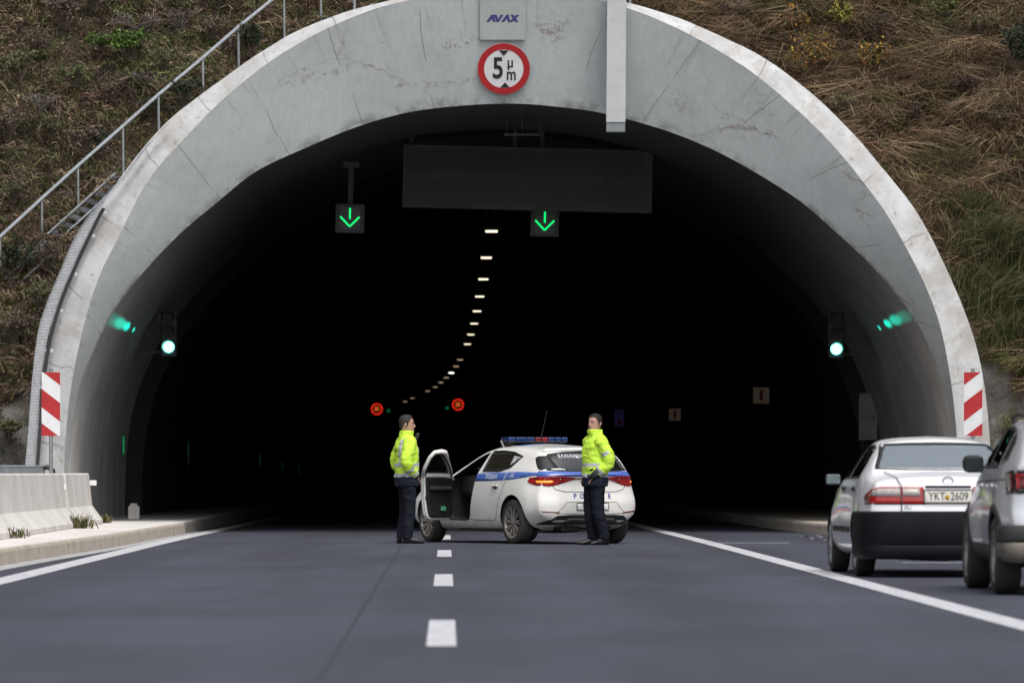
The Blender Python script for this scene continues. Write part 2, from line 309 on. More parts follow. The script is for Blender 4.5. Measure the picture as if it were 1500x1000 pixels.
endp = [slide(p, 470, K2) for p in arcC]; in_tunnel(MB().add(endp, [tuple(range(len(endp)))]).build('far_end', M['lin2']))

# ---- ground, road, markings
def band(u0, u1, y0, y1, z=.0, step=4, z1=None):
    """a strip following the road axis; u0/u1 numbers or functions of distance"""
    n = max(2, int((y1-y0)/step)+1); f = lambda u, d: (u(d) if callable(u) else u)
    rows = [[Vector((cx(d)+f(u0, d), d, z)), Vector((cx(d)+f(u1, d), d, z if z1 is None else z1))] for d in np.linspace(y0, y1, n)]
    return MB().grid(rows)
gm = mat_concrete('dry_ground', (.12, .10, .08), (.2, .175, .14), (.08, .07, .05), .5)
go = MB().add([(-900, -700, -.03), (900, -700, -.03), (900, 1400, -.03), (-900, 1400, -.03)], [(0, 1, 2, 3)]).build('ground', gm); tag(go, kind='structure')
tag(band(-7.5, 9.6, -60, 469, .0, 3).build('road', M['asphalt']), kind='structure')
seam = pbr('asphalt_seam', (.032, .033, .042), .8)
tag(band(-.66, -.63, 5, 94, .003, 5).build('road_seam', seam), kind='structure')
lineL = lambda d: float(interp([(20, -4.27), (60, -4.25), (82, -4.22), (126, -3.95), (200, -3.8)], d))
lineR = lambda d: float(interp([(20, 3.95), (38, 3.90), (83, 3.84), (113, 3.72), (200, 3.7)], d))
tag(band(lambda d: lineL(d)-.14, lambda d: lineL(d)+.14, 8, 380, .004, 4).build('edge_line', M['line']), kind='structure')
tag(band(lambda d: lineR(d)-.125, lambda d: lineR(d)+.125, 8, 380, .004, 4).build('edge_line', M['line']), kind='structure')
i = -2
mk = MB()
for i in range(-1, 16):
    y0 = 33.9+17.9*i; b_ = band(-.125, .055, y0, y0+6, .004, 3); mk.add(b_.v, b_.f)
tag(mk.build('lane_marking', M['line'], fix=False), kind='structure')
st = MB(); b_ = band(3.75, 5.0, 83.1, 83.4, .004); st.add(b_.v, b_.f); b_ = band(5.2, 7.6, 65.0, 65.25, .004); st.add(b_.v, b_.f)
tag(st.build('cross_marking', M['line'], fix=False), kind='structure')
# ---- raised walkways with kerbs
kl = lambda d: float(interp([(30, -5.25), (63, -4.95), (80, -4.60), (90, -4.50), (101, -4.38), (130, -4.3), (470, -4.3)], d))
def walkway(name, kerb, wall, y0, y1, mat_top, mat_face, z=.19, sgn=1):
    n = int((y1-y0)/1.0)+1; dd = np.linspace(y0, y1, n); X = lambda u, d: cx(d)+u
    prof = lambda d: [Vector((X(kerb(d)+.0*sgn, d), d, -.02)), Vector((X(kerb(d)-.015*sgn, d), d, z-.045)), Vector((X(kerb(d)-.03*sgn, d), d, z-.012)), Vector((X(kerb(d)-.055*sgn, d), d, z))]
    r = [prof(d)+[Vector((X(kerb(d)-.4*sgn, d), d, z+.004)), Vector((X(wall, d), d, z+.01))] for d in dd]
    mb = MB().grid([x[3:] for x in r], 0); mb.grid([x[:4] for x in r], 1)
    a, b = r[0], r[-1]; mb.add([p for p in a]+[Vector((a[-1].x, a[-1].y, -.02))], [tuple(range(len(a)+1))], 1)
    return tag(mb.build(name, [mat_top, mat_face], smooth=False), kind='structure')
walkway('pavement', kl, -7.6, 20, 96.2, M['pavement'], M['kerbtan'])
dkerb = pbr('dusty_kerb', (.16, .15, .135), .8, 0, .3, 3)
walkway('pavement', kl, -7.4, 96.2, 470, M['lin1'], dkerb)
kr = lambda d: float(interp([(93, 6.5), (95, 6.22), (104, 5.95), (130, 5.8), (470, 5.8)], d))
walkway('pavement', kr, 9.4, 93, 470, M['kerbtan'], M['kerbtan'], .19, -1)
tag(band(lambda d: kl(d)+.004, lambda d: kl(d)+float(interp([(30, .3), (70, .26), (90, .16), (100, .05)], d)), 20, 100, .003, 2).build('gutter', M['gutter']), kind='structure')

# ---- concrete barrier units (each unit a thing)
def barrier_unit(y0, y1, label, dx=0):
    prof = [(.30, 0), (.30, .07), (.13, .30), (.075, .80), (.055, .82), (-.055, .82), (-.075, .80), (-.13, .30), (-.30, .07), (-.30, 0)]
    m = MB(); ds = (y0, y0+.02, y1-.02, y1); rows = []
    for d, k in zip(ds, (.985, 1, 1, .985)): rows.append([Vector((cx(d)-5.88+dx+a*k, d, .2+z*(k if z > .5 else 1))) for a, z in prof])
    m.grid(rows); m.add(rows[0], [tuple(range(len(prof)))]); m.add(rows[-1], [tuple(range(len(prof)))[::-1]])
    o = m.build('concrete_barrier', M['barrier']); tag(o, label, 'barrier', 'concrete barrier units along the left pavement'); return o
barrier_unit(86.52, 92.2, 'grey concrete barrier unit ending beside the tunnel mouth'); barrier_unit(80.15, 86.32, 'grey concrete barrier unit between two joints, second from tunnel', -.02)
barrier_unit(60.6, 79.95, 'grey concrete barrier unit running out of the left edge of the photo')
def reflector(px, py, d, label):
    p = P(px, py, d); o = MB().box((0, 0, 0), (.12, .05, .085), 0, bev=.008).box((0, .035, -.01), (.03, .03, .05), 1).build('reflector', [M['white'], M['galv']]); o.location = p; tag(o, label, 'reflector', 'white reflectors on the barrier')
reflector(91, 713, 86.2, 'small white reflector on the face of the concrete barrier'); reflector(136, 707, 92.2, 'small white reflector on the end of the concrete barrier')
# ---- striped hazard markers
def hazard(px, flip, label):
    d = 92.6; root = empty('hazard_marker', P(px, 0, d)*1); root.location.z = .19
    z0, z1, w = P(0, 638, d).z-.19, P(0, 545, d).z-.19, .30
    MB().tube([(0, .03, 0), (0, .03, z1+.06)], .03, 10).build('post', M['galv'], root)
    bd = MB().box((0, .005, (z0+z1)/2), (w, .008, z1-z0), 0); b = bd.build('board', M['white'], root)
    h = (z1-z0); stripes = MB()
    s = -1 if flip else 1; slope = .36
    bands = [(1.03, .83, 1.2), (.36+.34, .36, 0), (.185, -.4, 0)]
    def clip(poly, zmin, zmax):
        for lim, sg in ((zmin, 1), (zmax, -1)):
            out = []
            for i in range(len(poly)):
                a, c = poly[i], poly[(i+1) % len(poly)]; ia, ic = (a[1]-lim)*sg >= 0, (c[1]-lim)*sg >= 0
                if ia: out.append(a)
                if ia != ic: t = (lim-a[1])/(c[1]-a[1]); out.append((a[0]+(c[0]-a[0])*t, lim))
            poly = out
        return poly
    for top, bot in ((1.4, 1.02), (.74, .45), (.20, -.5)):
        # each edge falls from one side to the other by 'slope' of the board height
        pl = [(-w/2*s, z0+h*top), (w/2*s, z0+h*(top-slope*.62)), (w/2*s, z0+h*(bot-slope*.62)), (-w/2*s, z0+h*bot)]
        pl = clip(pl, z0, z1)
        if len(pl) > 2: stripes.add([(x, -.0025, z) for x, z in pl], [tuple(range(len(pl)))])
    stripes.build('stripes', M['red'], b); tag(root, label, 'marker', 'striped hazard markers at the portal')
hazard(74.5, False, 'red and white striped hazard marker beside the left barrier'); hazard(1425.5, True, 'red and white striped hazard marker behind the white sedan')
# ---- height limit sign and company plate, hung parallel to the leaning face
ft = math.atan2(DC-DB, (arcB[NA//2].z-arcC[NA//2].z))
def on_face(px, py, off=.05):
    zB = arcB[NA//2].z; p = P(px, py, DB)
    d = DB+(zB-p.z)*math.tan(ft)-off; p = P(px, py, d); return p, Matrix.Rotation(ft, 4, 'X')
p, rot = on_face(738, 101, .09); sg = empty('height_limit_sign', p); sg.rotation_euler = (ft, 0, 0); r0 = .437
tag(sg, 'round red and white 5 m height limit sign over the tunnel', 'road sign')
fx = lambda y: (lambda a, b, t=0: (a, y+t, b))
sp = MB().prism(circle(r0, 64), fx(0), 0, .012).build('sign_plate', M['white'], sg)
ring = MB(); co, ci = circle(r0, 64), circle(r0*.755, 64)
ring.add([(a, -.004, b) for a, b in co]+[(a, -.004, b) for a, b in ci], [(k, (k+1) % 64, 64+(k+1) % 64, 64+k) for k in range(64)]).build('red_ring', M['red'], sp)
lt = MB(); q = r0
lt.add([(-.19*q, -.005, .72*q), (.19*q, -.005, .72*q), (0, -.005, .50*q)], [(0, 1, 2)]); lt.add([(-.19*q+.02, -.005, -.74*q), (.19*q+.02, -.005, -.74*q), (.02, -.005, -.53*q)], [(0, 1, 2)])
text_mb(lt, '5', lambda a, b: (a-.098, -.005, b-.005), .50, bold=.012, sx=.78); text_mb(lt, 'μ', lambda a, b: (a+.108, -.005, b+.105), .26, bold=.004, sx=.85); text_mb(lt, 'm', lambda a, b: (a+.125, -.005, b-.10), .30, bold=.006, sx=.72)
lt.build('lettering', M['ink'], sp, fix=False); MB().box((0, .05, .2), (.5, .05, .04)).build('bracket', M['galv'], sg); MB().box((0, .05, -.2), (.5, .05, .04)).build('bracket', M['galv'], sg)
p, rot = on_face(736.5, 24, .07); av = empty('company_plate', p); av.rotation_euler = (ft, 0, 0); tag(av, 'pale square plate with dark blue AVAX lettering above height sign', 'sign')
pl = MB().box((0, .01, .02), (.765, .02, .85), bev=.004).build('panel', M['plate'], av)
lg = MB(); s = .125; gx = -.28; gz = -.10+.0
LET = {'A': [(0, 0), (.72, 1), (1.02, 1), (1.28, 0), (.92, 0), (.82, .42), (.66, .30), (.42, 0)], 'V': [(0, 1), (.40, 1), (.62, .42), (.94, 1), (1.34, 1), (.72, 0), (.36, 0)]}
for ch, off in (('A', 0), ('V', 1.02), ('A', 2.0), ('X', 3.0)):
    if ch == 'X':
        for q in ([(0, 0), (.45, 0), (1.45, 1), (1.0, 1)], [(.18, 1), (.62, 1), (1.28, 0), (.84, 0)]): lg.add([(gx+(a+off+.05)*s, -.003 if q[0][1] else -.0045, gz+b*s) for a, b in q], [tuple(range(4))])
    else: lg.add([(gx+(a+off)*s, -.003, gz+b*s) for a, b in LET[ch]], [tuple(range(len(LET[ch])))])
lg.build('lettering', M['navy'], pl, fix=False); MB().box((-.3, .045, 0), (.04, .05, .7)).build('bracket', M['galv'], av); MB().box((.3, .045, 0), (.04, .05, .7)).build('bracket', M['galv'], av)
# ---- vertical cable duct over the face
dx0, dx1 = P(888, 0, 94.7), P(916, 0, 94.7); w = dx1.x-dx0.x; zc0 = P(0, 179, 94.7).z; zc1 = P(0, 193, 94.7).z
dk = empty('cable_duct', ((dx0.x+dx1.x)/2, 94.85, zc1)); tag(dk, 'white vertical cable duct hanging over right of the portal crown', 'duct')
# leans a little, as in the photo
lean = lambda z: (z)*.008
h1 = zc0-zc1; dm = MB(); dm.prism([(-w/2, 0), (w/2, 0), (w/2, .3), (-w/2, .3)], lambda a, b, t: (a+lean(t), b-.15, t), h1, h1+4.2); dm.build('duct_box', M['duct'], dk)
MB().prism([(-w/2+.004, 0), (w/2-.004, 0), (w/2-.004, .27), (-w/2+.004, .27)], lambda a, b, t: (a+lean(t), b-.135, t), 0, h1-.002).build('end_cap', M['duct_end'], dk)
# ---- cable tray up the left rim
TR = [(36, 694), (41, 640), (47, 560), (56, 486), (70, 440), (87, 400), (112, 343), (145.5, 296), (182, 256), (215, 213), (250, 178)]
tin = [(50, 694), (54, 640), (60, 560), (69, 500), (84, 446), (104, 396), (127, 346), (151, 300), (185, 260), (216, 216), (250, 179)]
td = 95.05; trr = empty('cable_tray', P(44, 694, td)); tag(trr, 'light grey perforated cable tray climbing the left rim', 'cable tray')
def dens(px, n):
    ys = [p[1] for p in px][::-1]; xs = [p[0] for p in px][::-1]; yy = np.linspace(ys[-1], ys[0], n); return [P(float(interp(list(zip(ys, xs)), y)), float(y), td) for y in yy]
o1, i1 = dens(TR, 240), dens(tin, 240); base = Vector(trr.location)
tm = MB(); bk = MB()
tm.grid([[a-base, a-base+Vector((0, -.06, 0))] for a in o1]); tm.grid([[a-base, a-base+Vector((0, -.06, 0))] for a in i1])
for k in range(0, 239):   # rungs of the perforated floor
    a, b, c, d_ = o1[k]-base, i1[k]-base, i1[k].lerp(i1[k+1], .66)-base, o1[k].lerp(o1[k+1], .66)-base
    if (a-b).length > .03: tm.add([a, b, c, d_], [(0, 1, 2, 3)])
tm.build('tray', M['tray'], trr, fix=False)
for y in (310, 345, 400, 455, 512, 567, 625):
    k = min(range(240), key=lambda k: abs(o1[k].z-P(0, y, td).z)); q = i1[k]-base
    MB().box((q.x+.05, .05, q.z), (.16, .03, .05)).build('bracket', M['tray'], trr)
MB().grid([[a-base+Vector((.012, .03, 0)), a-base+Vector((.07, .03, -.02))] for a in i1 if a.z < P(0, 303, td).z]).build('gap_strip', M['dark'], trr, fix=False)
jb = empty('cable_box', P(22, 694, 93.5)); tag(jb, 'low perforated steel cable box behind the left barrier', 'cable box')
m = MB()
for k in range(30): m.box((-.5+k*.033, 0, .06), (.022, .3, .13))
m.box((-.02, .06, .06), (1.0, .16, .12))
m.box((-.03, 0, .135), (1.06, .34, .02)).build('cover', M['galv'], jb); MB().box((.05, -.01, -.05), (.7, .2, .09)).build('base', M['black'], jb)
MB().tube([(.45, 0, .1), (.55, 0, .11), (.62, 0, .06), (.66, 0, -.08)], .04, 8).build('hose', M['dark'], jb)
# ---- hillside
polyA = [(p.x, p.z) for p in arcA]
def inside(x, z, poly):
    c = False; j = len(poly)-1
    for i in range(len(poly)):
        if (poly[i][1] > z) != (poly[j][1] > z) and x < (poly[j][0]-poly[i][0])*(z-poly[i][1])/(poly[j][1]-poly[i][1])+poly[i][0]: c = not c
        j = i
    return c
def outdist(x, z):   # rough distance outside the rim, looking along the road
    return min(math.hypot(x-a, z-b) for a, b in polyA[::4])
COT = 1/math.tan(R(50))
def hill(x, z):
    """a point of the slope at lateral x and height z"""
    foot = 96.6-max(0., abs(x)-11.5)*1.7
    n = mnoise.fractal(Vector((x*.45, z*.45, 3.1)), 1., 2., 4)*.45+mnoise.noise(Vector((x*1.7, z*1.7, 8)))*.14
    d = foot+z*COT-n*1.1
    return Vector((x+.15*mnoise.noise(Vector((x, z, 5))), d, z+n*.35))
def rockiness(x, z):
    dist = outdist(x, z)
    if x < 0: w = float(interp([(0, 1.3), (1.2, 1.25), (2.3, .75), (3.3, .25), (4.2, 0)], z))
    else: w = float(interp([(0, 2.3), (1.5, 1.6), (2.6, .9), (3.4, .5), (4.4, .35), (5.3, .22), (6, 0)], z))
    return 1 if dist < w+.12*mnoise.noise(Vector((x*3, z*3, 1))) else 0
def mat_hill():
    m, nt, b, N, L = newmat('hillside_soil'); v = coords(nt); at = N('ShaderNodeAttribute'); at.attribute_name = 'rock'
    c = mix(nt, tnoise(nt, v, .6, 6, .65, .35, .65), (.045, .034, .022), (.085, .06, .04)); c = mix(nt, mathn(nt, 'MULTIPLY', tnoise(nt, v, 1.1, 5, .6, .5, .64), .7), c, (.035, .042, .018))
    rk = mix(nt, tnoise(nt, v, 2.6, 7, .7, .3, .7), (.075, .071, .062), (.19, .184, .17)); rk = mix(nt, tnoise(nt, v, 1.1, 4, .6, .52, .66), rk, (.085, .075, .06))
    L(mix(nt, at.outputs['Fac'], c, rk), b.inputs['Base Color']); b.inputs['Roughness'].default_value = .95; b.inputs['Specular IOR Level'].default_value = .1
    bump(nt, b, tnoise(nt, v, 7, 6, .7), .9, .12); return m
def grid_axis(a, b, fine0, fine1, fs, cs):
    out = [a]
    while out[-1] < b: out.append(out[-1]+(fs if fine0 <= out[-1] < fine1 else cs))
    return out
gx_, gz_ = grid_axis(-70, 70, -12, 12, .16, 2.0), grid_axis(-.3, 34, -.3, 13, .16, 1.2)
vid = {}; hv = []; hr = []; hf = []
for i, x in enumerate(gx_):
    for k, z in enumerate(gz_):
        p = hill(x, z); near = -12.5 < x < 12.5 and z < 13
        r = rockiness(x, z) if near and z < 6.5 else 0
        if r: p += Vector((0, -1, .2))*(.16*mnoise.fractal(p*1.6, 1., 2.1, 5)-.02)
        hv.append(p); hr.append(r)
nz = len(gz_)
small = [(x*.972, (z-1)*.972+1) for x, z in polyA]; small = [(small[0][0], -2)]+small+[(small[-1][0], -2)]
for i in range(len(gx_)-1):
    for k in range(nz-1):
        x, z = (gx_[i]+gx_[i+1])/2, (gz_[k]+gz_[k+1])/2
        if abs(x) < 9 and z < 10 and inside(x, z, small): continue
        hf.append((i*nz+k, (i+1)*nz+k, (i+1)*nz+k+1, i*nz+k+1))
me = bpy.data.meshes.new('hillside'); me.from_pydata([tuple(p) for p in hv], [], hf); me.materials.append(mat_hill())
at = me.attributes.new('rock', 'FLOAT', 'POINT'); at.data.foreach_set('value', hr); me.polygons.foreach_set('use_smooth', [True]*len(hf))
o = bpy.data.objects.new('hillside', me); COL.objects.link(o); tag(o, kind='structure')
# ---- grass and litter on the slope: leaf-size strips with a colour of their own
def mat_leafy(name, rough=.7):
    m, nt, b, N, L = newmat(name); at = N('ShaderNodeAttribute'); at.attribute_name = 'Col'; L(at.outputs['Color'], b.inputs['Base Color'])
    b.inputs['Roughness'].default_value = rough; b.inputs['Specular IOR Level'].default_value = .2
    return m
M['leafy'] = mat_leafy('plant_leaves'); M['twig'] = pbr('twig_bark', (.10, .08, .06), .9, 0, .3, 8); M['deadwood'] = pbr('dead_wood', (.17, .15, .13), .9, 0, .2, 8)
def strips_mesh(name, P0, P1, P2, W, C, parent=None, stuff=False, mat=None):
    """bent strips root P0 -> P1 -> tip P2, half width W at the root, colour C (n,3); two faces each"""
    n = len(P0); t = P2-P0; rv = RNG.normal(size=(n, 3)); s = np.cross(t, rv); s /= np.linalg.norm(s, axis=1)[:, None]+1e-9; s *= W[:, None]
    V = np.empty((n, 5, 3)); V[:, 0] = P0-s; V[:, 1] = P0+s; V[:, 2] = P1-s*.85; V[:, 3] = P1+s*.85; V[:, 4] = P2
    b = np.arange(n)[:, None]*5; lv = np.concatenate([b+0, b+1, b+3, b+2, b+2, b+3, b+4], 1).ravel()
    me = bpy.data.meshes.new(name); me.vertices.add(n*5); me.vertices.foreach_set('co', V.astype(np.float32).ravel())
    me.loops.add(n*7); me.loops.foreach_set('vertex_index', lv.astype(np.int32)); me.polygons.add(n*2)
    ls = (np.arange(n)[:, None]*7+np.array([[0, 4]])).ravel(); me.polygons.foreach_set('loop_start', ls.astype(np.int32))
    ca = me.color_attributes.new('Col', 'FLOAT_COLOR', 'POINT'); cc = np.ones((n, 5, 4), np.float32); cc[:, :, :3] = C[:, None, :]; ca.data.foreach_set('color', cc.ravel())
    me.update(calc_edges=True); me.validate(); me.materials.append(mat or M['leafy']); o = bpy.data.objects.new(name, me); COL.objects.link(o); o.parent = parent
    return o
PAL = np.array([(.16, .12, .08), (.11, .08, .055), (.075, .055, .038), (.165, .13, .092), (.055, .06, .025), (.075, .085, .03), (.045, .035, .03), (.10, .062, .045)])
def slope_points(n, x0, x1, z0, z1):
    out = []
    while len(out) < n:
        x, z = random.uniform(x0, x1), random.uniform(z0, z1)
        if abs(x) < 8.6 and inside(x, z, polyA): continue
        if rockiness(x, z) and random.random() > .05: continue
        out.append((x, z))
    return out
def grass(n, x0, x1, z0, z1, lenr, weights_fn, lay, wid):
    pts = slope_points(n, x0, x1, z0, z1); P0 = np.array([hill(x, z) for x, z in pts]); n = len(pts)
    ph = np.array([mnoise.noise(Vector((x*.9, z*.9, 2)))*2.6 for x, z in pts]); ln = RNG.uniform(*lenr, n)*(1+.5*np.array([mnoise.noise(Vector((x*.7, z*.7, 9))) for x, z in pts]))
    up = np.array([0, -.35, .85]); side = np.stack([np.sin(ph*1.6)*.9+.3*np.sign(P0[:, 0]), -.65+.2*np.cos(ph), -.35+.5*np.cos(ph*1.3)], 1)
    d1 = up*(1-lay)+side*lay*.6+RNG.normal(size=(n, 3))*.22; d2 = up*(1-lay)*.4+side*lay+RNG.normal(size=(n, 3))*.3
    P1 = P0+d1*ln[:, None]*.55; P2 = P1+d2*ln[:, None]*.6
    C = np.empty((n, 3))
    for i, (x, z) in enumerate(pts):
        w = weights_fn(x, z); C[i] = PAL[RNG.choice(len(PAL), p=w)]
    C *= RNG.uniform(.75, 1.2, (n, 1)); return P0, P1, P2, np.full(n, wid)*RNG.uniform(.6, 1.4, n), C
def nrm(w): w = np.array(w, float); return w/w.sum()
def wl(x, z):
    g = mnoise.noise(Vector((x*.55, z*.55, 4)))+.5*mnoise.noise(Vector((x*1.5, z*1.5, 7)))
    return nrm([.8, 1.3, 1.8, .3, 2.4+6*max(0, g), 1.2+8*max(0, g-.1), 2.4, .9])
def wr(x, z):
    g = mnoise.noise(Vector((x*.6, z*.6, 14))); low = max(0, 4.8-z)*(1.2 if x > 8 else .3)
    return nrm([2.2, 2.4, 1.6, 1.2+3*max(0, -g), .6+4*max(0, g-.15)+low, .4+5*max(0, g-.15)+.8*low, .9, 1.6])
def clumps(nc, per, x0, x1, z0, z1, lenr, wf, droop, wid, patchy=0.):
    """tussocks: blades fanning out of one crown, bending over downhill, each tussock mostly of one colour"""
    out = [[], [], [], [], []]; done = 0
    for x, z in slope_points(int(nc*1.0), x0, x1, z0, z1):
        if patchy and mnoise.noise(Vector((x*.8, z*.8, 21)))+.4*mnoise.noise(Vector((x*2.4, z*2.4, 3))) < -patchy+.15: continue
        c = np.array(hill(x, z)); n = int(per*random.uniform(.5, 1.5)); s = random.uniform(.6, 1.5); ln = RNG.uniform(*lenr, n)*s
        side = np.array([random.gauss(0, .55), -.45, 0]); az = RNG.uniform(0, 2*math.pi, n); sp = RNG.uniform(.1, .75, n)
        d1 = np.stack([np.cos(az)*sp, np.sin(az)*sp*.7-.25, np.full(n, .75)], 1)+side*.35+RNG.normal(size=(n, 3))*.1
        d2 = d1*np.array([1.1, 1.1, .2])+side*droop+np.array([0, -.15, -.55*droop])+RNG.normal(size=(n, 3))*.28
        p0 = c+RNG.normal(size=(n, 3))*np.array([.09, .06, .03])*s; p1 = p0+d1*ln[:, None]*.5; p2 = p1+d2*ln[:, None]*.55
        w = wf(x, z); base = PAL[RNG.choice(len(PAL), p=w)]*random.uniform(.65, 1.4); C = np.where(RNG.random((n, 1)) < .72, base[None], PAL[RNG.choice(len(PAL), n, p=w)])*RNG.uniform(.75, 1.25, (n, 1))
        for l, v in zip(out, (p0, p1, p2, np.full(n, wid)*RNG.uniform(.6, 1.4, n), C)): l.append(v)
    return [np.concatenate(l) for l in out]
PAL0 = PAL; PAL = PAL0*np.array([1.85, 1.80, 1.62])*1.0
PAL = PAL0*np.array([2.35, 2.4, 2.5]); _l1 = clumps(1500, 26, -11.5, -1, .2, 11, (.12, .34), wl , .5, .010, .35); _l2 = grass(9000, -11.5, -1.0, 0.2, 11, (.15, .4), wl, .45, .008); PAL = PAL0*np.array([1.85, 1.80, 1.66])
parts_ = [_l1, _l2, clumps(1500, 46, 1.5, 11.5, .2, 11, (.3, .75), wr, 1.0, .0065, .5), grass(13000, 1.5, 11.5, 0.2, 11, (.3, .9), wr, .65, .007)]
tag(strips_mesh('dry_grass', *[np.concatenate([p[k] for p in parts_]) for k in range(5)]), kind='stuff')
# leaf litter and low herbs: short broad strips
PAL = PAL0*np.array([2.35, 2.4, 2.5]); a = grass(52000, -11.5, -1, .2, 11, (.04, .11), wl, .5, .020); PAL = PAL0*np.array([1.85, 1.80, 1.66]); b = grass(26000, 1.5, 11.5, .2, 11, (.04, .10), wr, .5, .017)
tag(strips_mesh('low_herbs', *[np.concatenate([x, y]) for x, y in zip(a, b)]), kind='stuff')
# ---- shrubs and bushes, each one a thing
def px_slope(px, py):
    lo, hi = 93., 125.; q = None
    for _ in range(30):
        d = (lo+hi)/2; q = P(px, py, d); h = hill(q.x, q.z)
        if h.y > d: lo = d
        else: hi = d
    return P(px, py, (lo+hi)/2)
def shrub(name, px, py, h, w, cols, label, cat='shrub', group=None, nst=14, leaves=900, ls=.03, twig='twig', lean=(0, 0), upright=.6, off=-.14):
    if twig == 'deadwood': h, upright, off = h*.7, -.6, .02
    base = px_slope(px, py)+Vector((0, off, .02)); root = empty(name, base); tag(root, label, cat, group)
    m = MB(); tips = []
    for s in range(nst):
        a = random.uniform(0, 2*math.pi); rr = w*random.uniform(.15, 1)*(1-upright*.4)
        tip = Vector((math.cos(a)*rr+lean[0]*h, math.sin(a)*rr*.7+lean[1]*h-.25*h, h*random.uniform(.55, 1.0))); mid = tip*.5+Vector((random.gauss(0, .05), random.gauss(0, .05), .08*h))
        m.tube([Vector((random.gauss(0, .03), 0, 0)), mid, tip], [.011, .007, .003], 4, cap=False); tips.append((mid, tip))
        for _ in range(5):
            t = random.uniform(.25, 1); q = mid.lerp(tip, t); e = q+Vector((random.gauss(0, .16), random.gauss(0, .12), random.gauss(.06, .1)))*h*.8; m.tube([q, e], [.005, .002], 3, cap=False); tips.append((q, e))
    m.build('stems', M[twig], root, fix=False)
    if leaves:
        n = leaves; k = RNG.integers(0, len(tips), n); t = RNG.uniform(.15, 1.05, n)[:, None]; a_ = np.array([tips[i][0] for i in k]); b_ = np.array([tips[i][1] for i in k])
        p0 = a_+(b_-a_)*t+RNG.normal(size=(n, 3))*.03*h; dr = RNG.normal(size=(n, 3)); dr[:, 2] += .2; dr /= np.linalg.norm(dr, axis=1)[:, None]
        L_ = RNG.uniform(.7, 1.5, n)[:, None]*ls; C = np.array(cols)[RNG.integers(0, len(cols), n)]*RNG.uniform(.6, 1.35, (n, 1))
        strips_mesh('foliage', p0, p0+dr*L_*.6, p0+dr*L_*1.3+np.array([0, 0, -.2])*L_, L_[:, 0]*.42, C, root)
    return root
G1 = [(.08, .15, .035), (.11, .18, .04), (.07, .11, .03)]; GD = [(.035, .05, .028), (.045, .06, .03), (.03, .04, .025)]; BR = [(.14, .105, .08), (.11, .085, .065), (.17, .14, .11)]
AU = [(.26, .13, .03), (.20, .085, .025), (.12, .12, .03), (.27, .18, .04), (.09, .085, .03), (.11, .075, .04)]; YE = [(.28, .26, .05), (.2, .22, .05)]; OL = [(.12, .125, .06), (.09, .095, .05), (.15, .145, .075)]; GY = [(.16, .15, .13), (.12, .11, .10), (.2, .185, .17)]
shrub('green_bush', 190, 92, .55, .42, G1, 'bright green leafy bush on the slope left of the railing', leaves=1500, ls=.035); shrub('green_bush', 150, 78, .35, .4, G1, 'low green bush left of the bright leafy one', leaves=700)
shrub('dry_shrub', 205, 130, .35, .45, GY, 'grey dry shrub below the bright green bush', leaves=500, ls=.02, nst=26, twig='deadwood'); shrub('dark_bush', 372, 92, .65, .30, GD, 'dark green bush between railing and portal crown', leaves=1600, ls=.03)
shrub('dark_bush', 270, 160, .5, .3, GD, 'dark low bush under the railing beside the rim', leaves=800); shrub('dry_shrub', 60, 165, .5, .4, GY, 'pale dead shrub above the railing, left edge', leaves=200, nst=22, ls=.02, twig='deadwood')
shrub('brown_shrub', 120, 230, .5, .5, BR, 'brown twiggy shrub in the railing gap', leaves=700, nst=20); shrub('olive_bush', 30, 125, .6, .5, OL, 'olive green bush at the left edge', leaves=1100); shrub('olive_bush', 265, 35, .55, .55, OL, 'olive bush at top left of the slope', leaves=1100)
shrub('brown_shrub', 95, 45, .7, .6, BR, 'large brown shrub in the upper left', leaves=1200, nst=24); shrub('dead_branches', 265, 45, .7, .5, GY, 'bare pale branches at the top left of the slope', leaves=0, nst=18, twig='deadwood'); shrub('dark_bush', 20, 420, .75, .5, GD, 'dark green bush below the stairs at left edge', leaves=1500)
shrub('olive_bush', 60, 455, .5, .4, OL, 'olive bush above the left rock', leaves=900); shrub('brown_shrub', 20, 505, .55, .5, BR, 'dark brown shrub just above the left rock', leaves=900, nst=22); shrub('olive_bush', 12, 650, .45, .4, OL, 'green bush at the foot of the left rock', leaves=900)
shrub('autumn_shrub', 1185, 132, .95, .62, AU, 'shrub with orange and yellow autumn leaves beside the rim', leaves=900, ls=.04, nst=24, lean=(.1, 0)); shrub('autumn_shrub', 1262, 128, .8, .42, AU, 'smaller shrub with yellow leaves right of the orange shrub', leaves=450, ls=.04, nst=15, lean=(.25, 0)); shrub('autumn_shrub', 1165, 62, .6, .25, AU, 'sparse twigs with orange leaves above the rim', leaves=260, ls=.045, nst=8)
shrub('young_sapling', 1228, 66, .72, .05, YE, 'thin upright sapling with yellow leaves, left of its pair', 'sapling', leaves=240, ls=.03, nst=2, upright=1); shrub('young_sapling', 1241, 64, .70, .05, YE, 'thin upright sapling with yellow leaves, right of its pair', 'sapling', leaves=240, ls=.03, nst=2, upright=1)
shrub('olive_bush', 1235, 178, .55, .3, OL, 'olive bush against the right rim', leaves=900); shrub('dark_bush', 1488, 120, .9, .4, GD, 'dark bush at the upper right edge', leaves=1500); shrub('dead_branches', 1310, 140, .4, .35, GY, 'pale dead twigs on brown grass right of the autumn shrub', leaves=0, nst=20, twig='deadwood')
